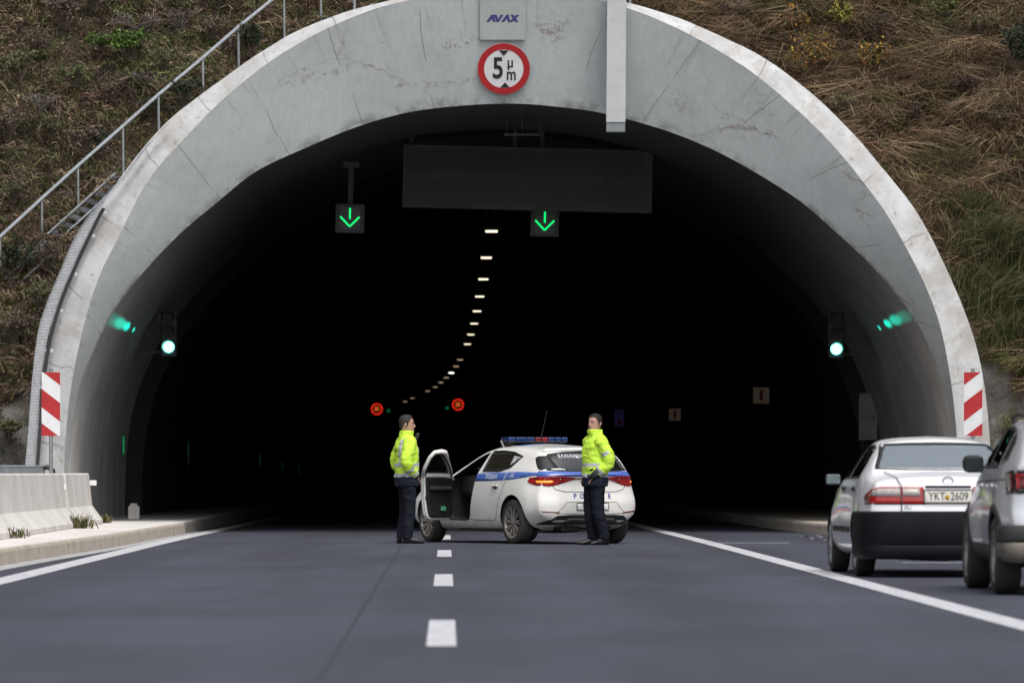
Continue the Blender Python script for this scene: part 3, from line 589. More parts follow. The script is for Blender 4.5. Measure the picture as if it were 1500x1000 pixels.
shrub('dead_branches', 1370, 220, .45, .45, GY, 'pale dead branches halfway down right slope', leaves=0, nst=20, twig='deadwood'); shrub('dead_branches', 1455, 270, .6, .5, GY, 'bare grey branches at right edge above green tufts', leaves=0, nst=16, twig='deadwood'); shrub('dead_branches', 1075, 28, .6, .5, GY, 'bare twigs above the crown right of the duct', leaves=0, nst=16, twig='deadwood')
shrub('olive_bush', 1390, 40, .5, .6, [(.13, .125, .05), (.10, .11, .04)], 'yellow green bush near the top right', leaves=1000); shrub('brown_shrub', 1330, 190, .45, .5, [(.05, .035, .03), (.07, .045, .035)], 'dark brown shrub in the middle of right slope', leaves=900, nst=22); shrub('brown_shrub', 1000, 18, .5, .6, BR, 'brown shrub directly above the right crown', leaves=900, nst=22)
for i, (px, py, h, w_, c_, lf_, nm, lb) in enumerate((
    (330, 12, .55, .5, OL, 900, 'olive_bush', 'olive bush near the top of the railing'), (140, 18, .5, .5, GD, 1000, 'dark_bush', 'dark bush at top left between brown shrubs'), (55, 85, .5, .5, BR, 700, 'brown_shrub', 'brown shrub under the large one at the left edge'), (110, 130, .4, .5, G1[:1]+OL, 700, 'olive_bush', 'low greenish bush left of the grey dry shrub'),
    (15, 205, .5, .5, BR, 800, 'brown_shrub', 'brown shrub at left edge above the handrail'), (75, 205, .4, .4, OL, 600, 'olive_bush', 'olive tuft of bush just above the middle of the handrail'), (165, 150, .4, .4, BR, 600, 'brown_shrub', 'reddish brown shrub between the grey shrub and handrail'), (240, 105, .4, .45, OL, 700, 'olive_bush', 'olive bush above the handrail near the grey shrub'),
    (310, 60, .4, .4, BR, 600, 'brown_shrub', 'brown shrub above the upper handrail'), (200, 45, .45, .5, GY, 260, 'dry_shrub', 'dry greyish shrub above the bright green bush'), (20, 300, .4, .4, OL, 600, 'olive_bush', 'olive bush below the handrail at left edge'), (150, 225, .4, .35, GD, 700, 'dark_bush', 'dark bush between railing posts above the stair'),
    (70, 400, .5, .5, BR, 900, 'brown_shrub', 'brown shrub between the stair and the cable tray'), (215, 170, .3, .3, GD, 500, 'dark_bush', 'small dark bush under the handrail middle'), (1120, 20, .5, .5, BR, 600, 'brown_shrub', 'brown shrub above the rim left of the saplings'), (1290, 60, .5, .5, BR, 500, 'brown_shrub', 'pale brown shrub right of the saplings'),
    (1440, 60, .5, .5, OL, 500, 'olive_bush', 'olive bush below the yellow green bush top right'), (1300, 240, .4, .4, OL, 500, 'olive_bush', 'small olive bush beside the rim halfway down'), (1410, 150, .5, .6, [(.05, .035, .03), (.075, .05, .035)], 700, 'brown_shrub', 'very dark brown shrub right of slope middle'), (1470, 200, .5, .5, BR, 500, 'brown_shrub', 'brown shrub at the right edge under dark bush'))):
    shrub(nm, px, py, h, w_, c_, lb, leaves=lf_, ls=.026, nst=18, twig='deadwood' if c_ is GY else 'twig')
def tuft(px, py, h, n, cols, label, spread=.25, lean=.2, grp=None, at=None, w=.008):
    base = at if at is not None else px_slope(px, py)+Vector((0, -.2, 0)); P0 = np.array(base)[None]+RNG.normal(size=(n, 3))*np.array([spread*.5, spread*.25, .02]); d = RNG.normal(size=(n, 3))*np.array([.32, .25, .12])+np.array([lean, -.25, 1]); ln = RNG.uniform(.5, 1.1, n)[:, None]*h
    P1 = P0+d*ln*.55; P2 = P1+(d+np.array([lean*1.5, -.1, -.55])+RNG.normal(size=(n, 3))*.2)*ln*.5; C = np.array(cols)[RNG.integers(0, len(cols), n)]*RNG.uniform(.6, 1.3, (n, 1))
    o = strips_mesh('grass_tuft', P0, P1, P2, np.full(n, w), C); tag(o, label, 'grass tuft', grp); return o
GT = [(.05, .07, .024), (.075, .09, .034), (.10, .10, .045), (.17, .145, .08)]
for px, py, h, lb in ((1440, 375, .8, 'tall green grass tuft upper of the right slope cluster'), (1485, 400, .9, 'tall green grass tuft at right edge, halfway up'), (1425, 440, .7, 'grass tuft nearest the right rim'), (1465, 470, .9, 'wide green grass tuft in the right cluster'), (1490, 515, .8, 'lowest green grass tuft above the right rock'), (1400, 330, .6, 'straw grass tuft at top of exposed soil')):
    tuft(px, py, h*1.15, 900, GT, lb, .6, random.uniform(-.3, .3))
zt = .2; SM = [(.13, .12, .05), (.10, .11, .04), (.2, .17, .09)]
tuft(0, 0, .25, 150, SM, 'grass tuft growing at the foot of the barrier joint', .16, 0, None, Vector((cx(85)-5.5, 85.2, zt))); tuft(0, 0, .15, 80, SM, 'dry weed at barrier foot by the left edge', .2, 0, None, Vector((cx(72.5)-5.52, 72.6, zt)))
tuft(0, 0, .14, 120, SM, 'low weeds on the pavement in front of tunnel wall', .12, 0, None, Vector((-6.75, 94.2, zt)), .012)
# ---- railing with posts, and the steel stair
RT = [(-40, 383), (0, 347), (61, 291), (114, 243), (180, 185), (232, 139), (297, 85), (349, 40), (416, -14), (470, -58), (519, -98)]
RB = [(-40, 425), (0, 388), (62, 345), (115, 308), (181, 256), (233, 206), (298, 150), (350, 110), (417, 72), (470, 45), (520, 30)]
rl = empty('railing', px_slope(62, 345)); tag(rl, 'grey steel handrail on posts climbing the left slope', 'railing'); rb = Vector(rl.location); tops = []
for k, ((a, b), (c, d_)) in enumerate(zip(RT, RB)):
    base = px_slope(c, d_); top = P(a, b, base.y-.02); tops.append(top-rb); MB().tube([base-rb+Vector((0, 0, -.3)), top-rb], .022, 8).build('post', M['galv'], rl)
MB().tube(tops, .034, 8).build('handrail', M['galv'], rl)
stp = empty('steel_stair', px_slope(110, 318)); tag(stp, 'grey steel grating stair on the slope behind the rim', 'stair'); sb = Vector(stp.location); m1 = MB(); e0 = px_slope(70, 352)+Vector((0, -.12, .1))-sb; e1 = px_slope(170, 262)+Vector((0, -.12, .1))-sb
wv = Vector((.20, 0, -.10)); m1.tube([e0, e1], .02, 6); m1.tube([e0+wv, e1+wv], .02, 6); m1.build('stringer', M['galv'], stp)
m2 = MB(); 
for k in range(8):
    q = e0.lerp(e1, (k+.5)/8); m2.add([q, q+wv, q+wv+Vector((.12, .1, .02)), q+Vector((.12, .1, .02))], [(0, 1, 2, 3)]); m2.add([q, q+wv, q+wv+Vector((0, 0, -.04)), q+Vector((0, 0, -.04))], [(0, 1, 2, 3)])
m2.build('tread', M['soot'], stp, fix=False)
st2 = empty('steel_stair', px_slope(45, 385)); tag(st2, 'short lower flight of steel stair half hidden in bushes', 'stair'); m3 = MB()
for k in range(5):
    q = Vector((-.3+.12*k, -.15, -.18+.11*k)); m3.box(q+Vector((.1, 0, .12)), (.2, .12, .025))
m3.build('tread', M['soot'], st2); MB().tube([(-.45, -.2, -.3), (.3, -.2, .38)], .02, 6).tube([(-.2, -.2, -.38), (.5, -.2, .26)], .02, 6).build('stringer', M['galv'], st2)
pl_ = MB()
for d0, px in ((98.5, 519), (99.0, 923)):
    b0 = P(px, 30, d0); pl_ = MB().tube([(0, 0, -.6), (0, 0, 1.6)], .022, 8).build('steel_post', M['galv']); pl_.location = P(px, 8, d0); tag(pl_, 'thin grey steel post behind the %s of the crown' % ('left' if px < 700 else 'right'), 'post')
# ================================================================ TUNNEL EQUIPMENT

E = {'green': emit('green_led', (.0, .72, .15), .85), 'greenlamp': emit('green_lamp', (.18, .95, .82), 3.0), 'lamp': emit('warm_lamp', (1, .86, .62), 1.0), 'lampdim': emit('dim_lamp', (1, .75, .5), .35), 'red': emit('red_led', (1, .03, .012), .7), 'amber': emit('amber_led', (1, .2, .03), .55), 'greendim': emit('dim_green_led', (0, .8, .22), .28), 'marker': emit('marker_led', (.0, .8, .25), .15, .1), 'markerdim': emit('marker_led_far', (.0, .8, .25), .014, .05),
     'sosbox': emit('dim_sign_face', (.9, .70, .54), .014, .03), 'sosred': emit('dim_sign_red', (.5, .05, .03), .008, .04), 'bluesign': emit('dim_blue_sign', (.14, .12, .40), .022, .05)}
# ---- ceiling lamps along the bend
LAMPS = [(720, 339), (712.5, 377.7), (708, 409), (702.7, 434.4), (698.8, 455.8), (694.6, 474), (689.7, 490), (684.8, 504), (674, 526.8), (668, 536.6), (661, 546), (653.7, 553), (646, 560), (637.6, 566.7), (626.4, 572.7), (604.3, 583), (593.5, 588)]
LW = ['nearest', 'second', 'third', 'fourth', 'fifth', 'sixth', 'seventh', 'eighth', 'ninth', 'tenth', 'bright white eleventh', 'twelfth', 'thirteenth', 'fourteenth', 'fifteenth', 'sixteenth', 'farthest']
HL = 6.45
proto = empty('ceiling_lamp'); MB().box((0, 0, .06), (.36, .9, .08), bev=.01).box((-.1, 0, .3), (.03, .03, .42)).box((.1, 0, .3), (.03, .03, .42)).build('housing', M['dark'], proto)
lens_ = MB().box((0, 0, 0), (.27, .55, .03)).build('diffuser', E['lamp'], proto)
for i, (px, py) in enumerate(LAMPS):
    d = FPX*(HL-CAMH)/(HORY-py); o = proto if i == 0 else copy_tree(proto); o.location = P(px, py, d); tag(o, '%s ceiling lamp in the lit row bending left inside the tunnel' % LW[i], 'ceiling lamp', 'ceiling lamps in the tunnel')
    if 7 < i and i != 10:
        for ch in o.children:
            if ch.name.startswith('diffuser'): ch.data = ch.data.copy(); ch.data.materials[0] = E['lampdim']
    if i == 10:
        for ch in o.children:
            if ch.name.startswith('diffuser'): ch.data = ch.data.copy(); ch.data.materials[0] = emit('white_lamp', (1, .97, .9), 2.5)
# ---- variable message board
ROLL = R(1.4); vd = 102.5
v0 = P(773, 262, vd); vm = empty('message_board', v0); vm.rotation_euler = (0, ROLL, 0); tag(vm, 'large dark unlit message board hanging inside the tunnel mouth', 'message board')
W_, H_ = 367/FPX*vd, 92/FPX*vd
vmat = pbr('board_grey', (.034, .042, .050), .5, 0, .25, 1.5); vled = pbr('led_field', (.020, .023, .027), .45, 0, .3, 2)
MB().box((0, .2, 0), (W_, .4, H_), bev=.02).build('cabinet', vmat, vm)
m = MB()
for zc in (.27, -.27):
    for ix in range(84):
        for iz in range(8): m.box((-W_/2+.22+ix*(W_-.44)/83, -.004, zc+(iz-3.5)*.05), (.034, .01, .036))
fr = MB().box((0, -.004, H_/2-.03), (W_-.02, .02, .05)).box((0, -.004, -H_/2+.03), (W_-.02, .02, .05)).box((-W_/2+.04, -.004, 0), (.05, .02, H_-.12)).box((W_/2-.04, -.004, 0), (.05, .02, H_-.12)).build('front_frame', M['soot'], vm)
mo = m.build('led_field', vled, vm, fix=False)
MB().tube([(.55*W_/2+.2, -.02, H_/2-.15), (.55*W_/2+.17, -.02, -.1), (.55*W_/2+.12, -.02, -.42)], .008, 5).build('cable', M['sootgrey'], vm)
hg = MB()
for x in (-W_/2+.15, -.25, .25, W_/2-.2):
    MB().box((x, .2, H_/2+.22), (.07, .07, .44)).box((x, .2, H_/2+.44), (.26, .26, .06)).build('hanger', M['soot'], vm)
mb = MB()
for px in (742, 765, 790): q = P(px, 172, 99); mb.box(q-v0, (.018, .018, .55))
q = P(766, 206, 99); mb.box(q-v0+Vector((-.02, 0, .1)), (.62, .3, .03)); hb = mb.build('ceiling_bracket', M['sootgrey']); hb.location = v0; tag(hb, 'thin metal ceiling bracket hanging above the message board', 'bracket')
# ---- lane arrows
def lane_arrow(px, py, d, w, label, mat, big=True):
    p = P(px, py, d); o = empty('lane_signal', p); tag(o, label, 'lane signal', 'green lane arrow signals' if big else 'far green lane arrows'); o.rotation_euler = (0, ROLL, 0)
    if big:
        MB().box((0, .12, 0), (w, .24, w), bev=.01).build('housing', M['soot'], o); MB().box((0, -.004, 0), (w*.70, .012, w*.78)).build('screen', pbr('signal_screen', (.09, .10, .10), .5), o)
        MB().box((0, .12, w/2+.36), (.09, .09, .74)).box((0, .12, w/2+.7), (.28, .28, .1)).build('hanger', M['soot'], o)
    else: MB().box((0, .06, 0), (w*1.5, .12, w*1.5)).build('housing', M['black'], o)
    s = w*.5; t = s*.062; a = MB()
    def stroke(p0, p1):
        q0, q1 = Vector((p0[0], 0, p0[1])), Vector((p1[0], 0, p1[1])); n = (q1-q0).normalized().cross(Vector((0, 1, 0)))*t
        a.add([v+Vector((0, -.016-.001*len(a.f), 0)) for v in (q0-n, q0+n, q1+n, q1-n)], [(0, 1, 2, 3)])
    stroke((0, s*.72), (0, -.05*s)); stroke((-s*.66, s*.12), (0, -s*.56)); stroke((s*.66, s*.12), (0, -s*.56)); a.build('arrow', mat, o, fix=False)
lane_arrow(512.5, 320, 102, .52, 'lit green down arrow box left of the message board', E['green']); lane_arrow(798, 325.5, 103.2, .52, 'lit green down arrow box under the message board', E['green'])
lane_arrow(569.5, 601, 395, .34, 'tiny far green arrow beside the left red speed sign', E['greendim'], False); lane_arrow(655, 597, 395, .34, 'tiny far green arrow beside the right red speed sign', E['greendim'], False)
def speed_led(px, py, label):
    d = 395; o = empty('speed_sign', P(px, py, d)); tag(o, label, 'speed sign', 'lit speed limit signs deep in the tunnel'); r = 8.2/FPX*d
    MB().box((0, .1, 0), (r*2.5, .2, r*2.5)).build('housing', M['black'], o); c0, c1 = circle(r, 40), circle(r*.84, 40)
    MB().add([(a, -.02, b) for a, b in c0]+[(a, -.02, b) for a, b in c1], [(k, (k+1) % 40, 40+(k+1) % 40, 40+k) for k in range(40)]).build('red_ring', E['red'], o, fix=False)
    t = MB(); text_mb(t, '80', lambda a, b: (a, -.02, b), r*1.05, sx=.8); t.build('number', E['amber'], o, fix=False)
speed_led(552, 599, 'left of two round red lit 80 signs in the tunnel'); speed_led(671, 592.5, 'right of two round red lit 80 signs in the tunnel')
# ---- traffic lights on wall arms, with their spill on the wall
def traffic_light(px, py, side, label, spot):
    d = 106; p = P(px, py, d); o = empty('traffic_light', p); tag(o, label, 'traffic light', 'green traffic lights inside the tunnel mouth')
    MB().box((0, .12, .25), (.30, .22, .86), bev=.03).build('housing', M['soot'], o); v = MB()
    for z in (.0, .27, .54):
        n = 14; r0 = .125; rows = [[Vector((math.cos(a)*r0, y, z+math.sin(a)*r0)) for a in np.linspace(R(-20), R(200), n)] for y in (0, -.17)]; v.grid(rows)
    vo = v.build('visor', M['black'], o); vo.modifiers.new('s', 'SOLIDIFY').thickness = .006
    for z in (.27, .54): MB().prism(circle(.1, 24, (0, z)), lambda a, b, t: (a, t, b), -.004, .02).build('dark_lens', M['black'], o)
    MB().prism(circle(.105, 32), lambda a, b, t: (a, t, b), -.012, .02).build('green_lens', E['greenlamp'], o)
    MB().tube([(0, .15, -.08), (side*.75, .2, -.1)], .03, 8).build('wall_arm', M['sootgrey'], o)
    for k, q in enumerate(spot):   # light leaking past the visor, a row of patches along the wall
        ld = bpy.data.lights.new('green_spill', 'SPOT'); ld.color = (.0, 1, .68); ld.energy = (330, 700, 720, 330)[k]; ld.spot_size = R((2.0, 2.3, 2.5, 2.4)[k]); ld.spot_blend = 1; ld.shadow_soft_size = .02
        lo = bpy.data.objects.new('green_spill', ld); COL.objects.link(lo); lo.parent = o; lo.location = (0, -.2, .0); tgt = q-p-Vector((0, -.2, 0)); lo.rotation_euler = (-tgt).to_track_quat('Z', 'Y').to_euler()
LBVH = BVHTree.FromPolygons([Vector(v) for v in LIN.v], [list(f) for f in LIN.f])
def wall_pt(px, py):
    o = Vector((0, 0, CAMH)); h = LBVH.ray_cast(o, (P(px, py, 100)-o).normalized()); return h[0] if h[0] is not None else P(px, py, 97)
traffic_light(247, 508, -1, 'green traffic light on the left tunnel wall', [wall_pt(*q) for q in ((167, 469), (177, 474), (186, 478), (196, 483))]); traffic_light(1225, 511, 1, 'green traffic light on the right tunnel wall', [wall_pt(*q) for q in ((1323, 464), (1311, 469), (1300, 474), (1288, 480))])
# ---- wall panel, emergency signs, wall markers
q = P(1272, 612, 111.5); o = empty('wall_cabinet', Vector((q.x, q.y, P(0, 645, 111.5).z))); tag(o, 'tall grey cabinet on the right tunnel wall behind the sedan', 'cabinet')
MB().box((0, .15, .47), (.36, .3, .92), bev=.01).build('case', pbr('cabinet_grey', (.36, .35, .335), .6, 0, .15, 3), o); MB().box((.1, -.004, .45), (.02, .02, .1)).build('handle', M['dark'], o)
def small_sign(px, py, d, w, h, face, mark, label, kind):
    o = empty('emergency_sign', P(px, py, d)); tag(o, label, 'sign', 'dim emergency signs on right tunnel wall'); MB().box((0, .06, 0), (w, .1, h), bev=.008).build('box', M['soot'], o); MB().box((0, -.003, 0), (w*.9, .012, h*.9)).build('face', face, o)
    m = MB(); m.box((0, -.012, -h*.02), (w*.2, .004, h*.5)).tube([(0, -.012, h*.22), (0, -.012, h*.34)], w*.045, 6).tube([(0, -.012, h*.3), (w*.14, -.012, h*.28), (w*.17, -.012, h*.12)], w*.02, 5)
    if kind: m = MB().box((0, -.012, -h*.25), (w*.4, .004, h*.3)).box((0, -.012, h*.25), (w*.5, .004, h*.08)).box((0, -.012, h*.35), (w*.3, .004, h*.05))
    m.build('symbol', mark, o)
small_sign(1115, 579, 132, .41, .41, E['sosbox'], E['sosred'], 'dim square fire extinguisher sign nearest on the right wall', 0); small_sign(988.5, 607, 178, .41, .41, E['sosbox'], E['sosred'], 'dim square fire extinguisher sign farther on right wall', 0); small_sign(907, 612, 228, .42, .74, E['bluesign'], E['sosred'], 'dim tall blue emergency sign right of the officer', 1)
for i, (px, py, h, d, mt, lb) in enumerate(((181, 655, 26, 107, 'marker', 'nearest thin green wall light on left tunnel wall'), (276, 663, 18, 124, 'markerdim', 'second thin green wall light on left tunnel wall'), (381, 676, 17, 163, 'markerdim', 'third thin green wall light on left tunnel wall'), (414, 684, 12, 190, 'markerdim', 'fourth thin green wall light on left tunnel wall'), (438, 690, 12, 212, 'markerdim', 'farthest thin green wall light on left tunnel wall'))):
    o = empty('wall_light', P(px, py, d)); tag(o, lb, 'wall light', 'green wall lights'); hh = h/FPX*d; MB().box((0, .03, 0), (.05, .05, hh+.3)).build('holder', M['soot'], o); MB().box((0, -.004, .05), (.026, .012, hh)).build('strip', E[mt], o)
o = MB().box((0, 0, .12), (.2, .16, .24), bev=.02).box((0, 0, .26), (.12, .1, .05), bev=.01).build('pale_block', M['pavement']); o.location = P(196, 757, 101); o.location.z = .2; tag(o, 'small pale block standing at the left tunnel wall foot', 'block')
# ---- rubble along the right shoulder
rb_ = MB()
for k in range(420):
    d = random.uniform(64, 92); u = random.uniform(4.8, 8.6) if d < 70 else random.uniform(5.6, 7.6); s = random.uniform(.012, .05)*(1 if d > 70 else 1.1)
    vs = [Vector((random.uniform(-1, 1), random.uniform(-1, 1), random.uniform(-.2, 1)))*s for _ in range(6)]; bm = bmesh.new()
    for v in vs: bm.verts.new(v)
    bmesh.ops.convex_hull(bm, input=bm.verts[:]); bm.verts.index_update(); bm.faces.ensure_lookup_table()
    rb_.add([v.co+Vector((cx(d)+u, d, .0)) for v in bm.verts], [[v.index for v in f.verts] for f in bm.faces]); bm.free()
tag(rb_.build('rubble', dkerb, fix=False), kind='stuff')
# ================================================================ CARS
def paint(name, col, dirt=(.30, .26, .20), amt=.5, metal=0, rough=.28, z1=.75, band=None):
    m, nt, b, N, L = newmat(name); v = coords(nt); sep = N('ShaderNodeSeparateXYZ'); L(v, sep.inputs[0])
    low = rng(nt, sep.outputs[2], .15, z1, 1, 0); n = tnoise(nt, v, 3.2, 5, .65, .25, .75); n2 = tnoise(nt, v, 22, 4, .7, .45, .7)
    f = mathn(nt, 'MULTIPLY', low, mathn(nt, 'ADD', mathn(nt, 'MULTIPLY', n, .7), mathn(nt, 'MULTIPLY', n2, .4))); f = mathn(nt, 'MULTIPLY', f, amt)
    film = mathn(nt, 'MULTIPLY', tnoise(nt, v, 1.4, 4), .10*amt*2)
    if band:   # painted band round the tail, under the rear glass
        inb = mathn(nt, 'MULTIPLY', mathn(nt, 'LESS_THAN', sep.outputs[0], -.52), mathn(nt, 'MULTIPLY', mathn(nt, 'GREATER_THAN', sep.outputs[2], band[0]), mathn(nt, 'LESS_THAN', sep.outputs[2], band[1])))
        c = mix(nt, film, mix(nt, inb, col, (.055, .135, .52)), dirt)
    else: c = mix(nt, film, col, dirt)
    L(mix(nt, f, c, dirt), b.inputs['Base Color']); b.inputs['Metallic'].default_value = metal
    L(rng(nt, f, 0, .5, rough, .7), b.inputs['Roughness']); b.inputs['Coat Weight'].default_value = .7; b.inputs['Coat Roughness'].default_value = .05; return m
M['pwhite'] = paint('white_paint', (.83, .825, .80), (.40, .355, .29), .7); M['swhite'] = paint('sedan_paint', (.86, .865, .89), (.45, .43, .40), .1); M['silver'] = paint('silver_paint', (.66, .68, .71), (.32, .28, .23), .45, .25, .34)
M['cabin'] = pbr('cabin_dark', (.010, .010, .011), .8, 0, .2); M['trim'] = pbr('trim_black', (.014, .014, .015), .5, 0, .2); M['bumper'] = pbr('bumper_black', (.0055, .006, .0085), .6, 0, .25, 5, spec=.18); M['clad'] = pbr('grey_cladding', (.032, .031, .030), .7, 0, .35, 4)
M['gap'] = pbr('panel_gap', (.03, .03, .03), .8); M['tyre'] = pbr('tyre', (.017, .0165, .016), .85, 0, .3, 9, bmp=(40, .3, .004)); M['tyredirt'] = pbr('dusty_tyre', (.034, .031, .028), .9, 0, .3, 8)
M['alloy'] = pbr('alloy', (.30, .285, .27), .4, .6, .2, 8); M['rimdark'] = pbr('rim_dark', (.035, .033, .032), .55, .2); M['hubcap'] = pbr('hubcap', (.46, .47, .48), .4, .5, .15)
M['glassdark'] = glass('tinted_glass', (.02, .022, .024), .38, .03, 1, 2.0); M['glassblack'] = glass('black_glass', (.012, .013, .014), .10); M['glass'] = glass('clear_glass', (.03, .035, .04), .78); M['mirrorglass'] = pbr('mirror_glass', (.20, .26, .27), .1, .6); M['screen'] = glass('painted_sky_glass', (.30, .36, .385), .5, .05, .9, 2.9, .5)  # screen: sky reflection also put into its pale diffuse tint
def lampmat(name, col, rough=.12, em=0):
    m = pbr(name, col, rough, 0, .2, 25, .6)
    if em: b = m.node_tree.nodes['Principled BSDF']; b.inputs['Emission Color'].default_value = (*em[:3], 1); b.inputs['Emission Strength'].default_value = em[3]
    return m
M['lampred'] = lampmat('red_lens', (.33, .012, .012)); M['lampdk'] = lampmat('smoked_red_lens', (.13, .010, .012)); M['lampblk'] = lampmat('smoked_black_lens', (.02, .012, .014)); M['lampclear'] = lampmat('grey_lens', (.40, .36, .34)); M['lampon'] = lampmat('amber_lit', (.8, .2, .02), .2, (1, .20, .02, 1.3))
M['blue'] = pbr('blue_stripe', (.065, .14, .46), .35, 0, .06, 5, .4); M['bluetxt'] = pbr('blue_letters', (.05, .075, .34), .5); M['whitetxt'] = pbr('white_letters', (.72, .74, .78), .5); M['lblue'] = pbr('blue_lens', (.011, .030, .12), .15, 0, .25, 12, .6); M['lred'] = pbr('red_dome', (.15, .010, .014), .15, 0, .25, 12, .6); M['chrome'] = pbr('badge_metal', (.55, .56, .58), .3, .8)

class Car:
    """a car in its own frame: +x forward, +y left, z up, origin on the ground under the rear axle"""
    K = 7
    def __init__(s, name, label, t, x0, x1, paintm, wheelbase, track, wr, ww, tail, plan, loc, heading, mats_extra=()):
        s.t, s.x0, s.x1, s.tail, s.plan = t, x0, x1, tail, plan
        s.root = empty(name, loc, heading); tag(s.root, label, 'car'); s.paint = paintm; s.wb, s.tr, s.wr, s.ww = wheelbase, track, wr, ww
        v, f = s.loft(); s.bvh = BVHTree.FromPolygons([Vector(p) for p in v], [list(q) for q in f])
        s.v, s.f = v, f
    def section(s, x, inset=0, zfloor=None):
        g = lambda k: float(interp(s.t[k], x))
        zb = g('zb'); pts = [(0, zb-.03), (g('ys'), zb), (g('yl'), g('zl')), (g('ym'), g('zm')), (g('yb'), g('zbelt')), (g('yr'), g('zr')), (g('yr')*.62, g('zr')+(g('zc')-g('zr'))*.72), (0, g('zc'))]
        if inset:
            pts = [(max(0, y-inset) if y else 0, z) for y, z in pts]; pts = [(y, max(z, zfloor+.01*i) if i else zfloor-.02) for i, (y, z) in enumerate(pts)]
            pts[-1] = (0, pts[-1][1]-inset*.8); pts[-2] = (pts[-2][0], pts[-2][1]-inset*.8); pts[-3] = (pts[-3][0], pts[-3][1]-inset*.8)
        nseg = (5, 3, 5, 6, 7, 5, 6); out = []
        for i in range(7):
            for k in range(nseg[i]): t = k/nseg[i]; out.append((pts[i][0]*(1-t)+pts[i+1][0]*t, pts[i][1]*(1-t)+pts[i+1][1]*t))
        out.append(pts[-1]); a = np.array(out)
        for _ in range(3): a[1:-1] = .25*a[:-2]+.5*a[1:-1]+.25*a[2:]
        return a
    def loft(s, inset=0, x0=None, x1=None, zfloor=None):
        full = x0 is None; x0 = s.x0 if full else x0; x1 = s.x1 if full else x1
        if full: xs = np.concatenate([x0+np.array([0, .012, .03, .055, .085, .12]), np.linspace(x0+.16, x1-.16, 92), x1-np.array([.12, .08, .05, .025, .008, 0])])
        else: xs = np.linspace(x0, x1, 40)
        secs = []
        for x in xs:
            a = s.section(x, inset, zfloor)
            if full:   # round off the two ends
                for e, rr in ((x-x0, .055), (x1-x, .08)):
                    if e < rr: k = rr-math.sqrt(max(0, rr*rr-(rr-e)**2)); c = .62; a = np.stack([a[:, 0]*(1-k*.45), c+(a[:, 1]-c)*(1-k*.55)], 1)
            secs.append(a)
        n = len(secs[0]); ring = 2*n-2; V = []
        def warp(x, y, z):
            if not full: return (x, y, z)
            wt = max(0, min(1, (x0+.62-x)/.62)); wt = wt*wt*(3-2*wt); ym = .86
            return (x+wt*(float(np.interp(z, [q[0] for q in s.tail], [q[1] for q in s.tail]))+s.plan*min(1.2, abs(y)/ym)**3), y, z)
        for x, a in zip(xs, secs):
            for k in range(n): V.append(warp(x, a[k, 0], a[k, 1]))
            for k in range(n-2, 0, -1): V.append(warp(x, -a[k, 0], a[k, 1]))
        F = []
        for i in range(len(xs)-1):
            for k in range(ring): F.append((i*ring+k, i*ring+(k+1) % ring, (i+1)*ring+(k+1) % ring, (i+1)*ring+k))
        NC = 16
        for e, x in ((0, xs[0]), (len(xs)-1, xs[-1])):
            a = secs[e]; rowi = []
            for k in range(n):
                if k in (0, n-1): rowi.append([e*ring+k]*(NC+1)); continue
                r = [e*ring+k]
                for c in range(1, NC):
                    y = a[k, 0]*(1-2*c/NC); V.append(warp(x, y, a[k, 1])); r.append(len(V)-1)
                r.append(e*ring+(ring-k)); rowi.append(r)
            for k in range(n-1):
                for c in range(NC):
                    q = [rowi[k][c], rowi[k][c+1], rowi[k+1][c+1], rowi[k+1][c]]; u = []
                    for w in q:
                        if w not in u: u.append(w)
                    if len(u) > 2: F.append(tuple(u if e == 0 else u[::-1]))
        return V, F
    def hit(s, o, d):
        h = s.bvh.ray_cast(Vector(o), Vector(d))
        return (h[0], h[1]) if h[0] is not None else (None, None)
    def proj(s, a, b, view, off=0):
        """a point of a flat drawing carried onto the body along a view axis: 'L' side (x, z), 'B' back (y, z), 'T' top (x, y)"""
        if view == 'L': o, d = (a, 3, b), (0, -1, 0)
        elif view == 'R': o, d = (a, -3, b), (0, 1, 0)
        elif view == 'B': o, d = (-4, a, b), (1, 0, 0)
        elif view == 'F': o, d = (6, a, b), (-1, 0, 0)
        elif view == 'O': o, d = (-2.8, a, b+2), (.70710678, 0, -.70710678)
        else: o, d = (a, b, 4), (0, 0, -1)
        p, nn = s.hit(o, d)
        if p is None:
            q = {'L': (a, .8, b), 'R': (a, -.8, b), 'B': (s.x0+.1, a, b), 'F': (s.x1-.1, a, b), 'O': (-.8, a, b), 'T': (a, b, 1.2)}[view]; p, nn, _, _ = s.bvh.find_nearest(Vector(q))
        if nn.dot(Vector(d)) > 0: nn = -nn
        return p+nn*off
    def patch(s, name, poly, view, off, mat, parent=None, cell=.05, thick=.004, smooth=True, link=True):
        bm = bmesh.new(); vs = [bm.verts.new((a, b, 0)) for a, b in poly]; bm.faces.new(vs)
        lo = [min(p[i] for p in poly) for i in (0, 1)]; hi = [max(p[i] for p in poly) for i in (0, 1)]
        for ax in (0, 1):
            k = math.ceil(lo[ax]/cell)
            while k*cell < hi[ax]:
                co = [0, 0, 0]; co[ax] = k*cell; no = [0, 0, 0]; no[ax] = 1
                bmesh.ops.bisect_plane(bm, geom=bm.verts[:]+bm.edges[:]+bm.faces[:], plane_co=co, plane_no=no, dist=1e-5); k += 1
        bmesh.ops.triangulate(bm, faces=[f for f in bm.faces if len(f.verts) > 4]); bm.verts.index_update()
        V = [s.proj(v.co.x, v.co.y, view, off) for v in bm.verts]; F = [[v.index for v in f.verts] for f in bm.faces]; bm.free()
        return s.finish(name, V, F, view, mat, parent, thick, smooth)
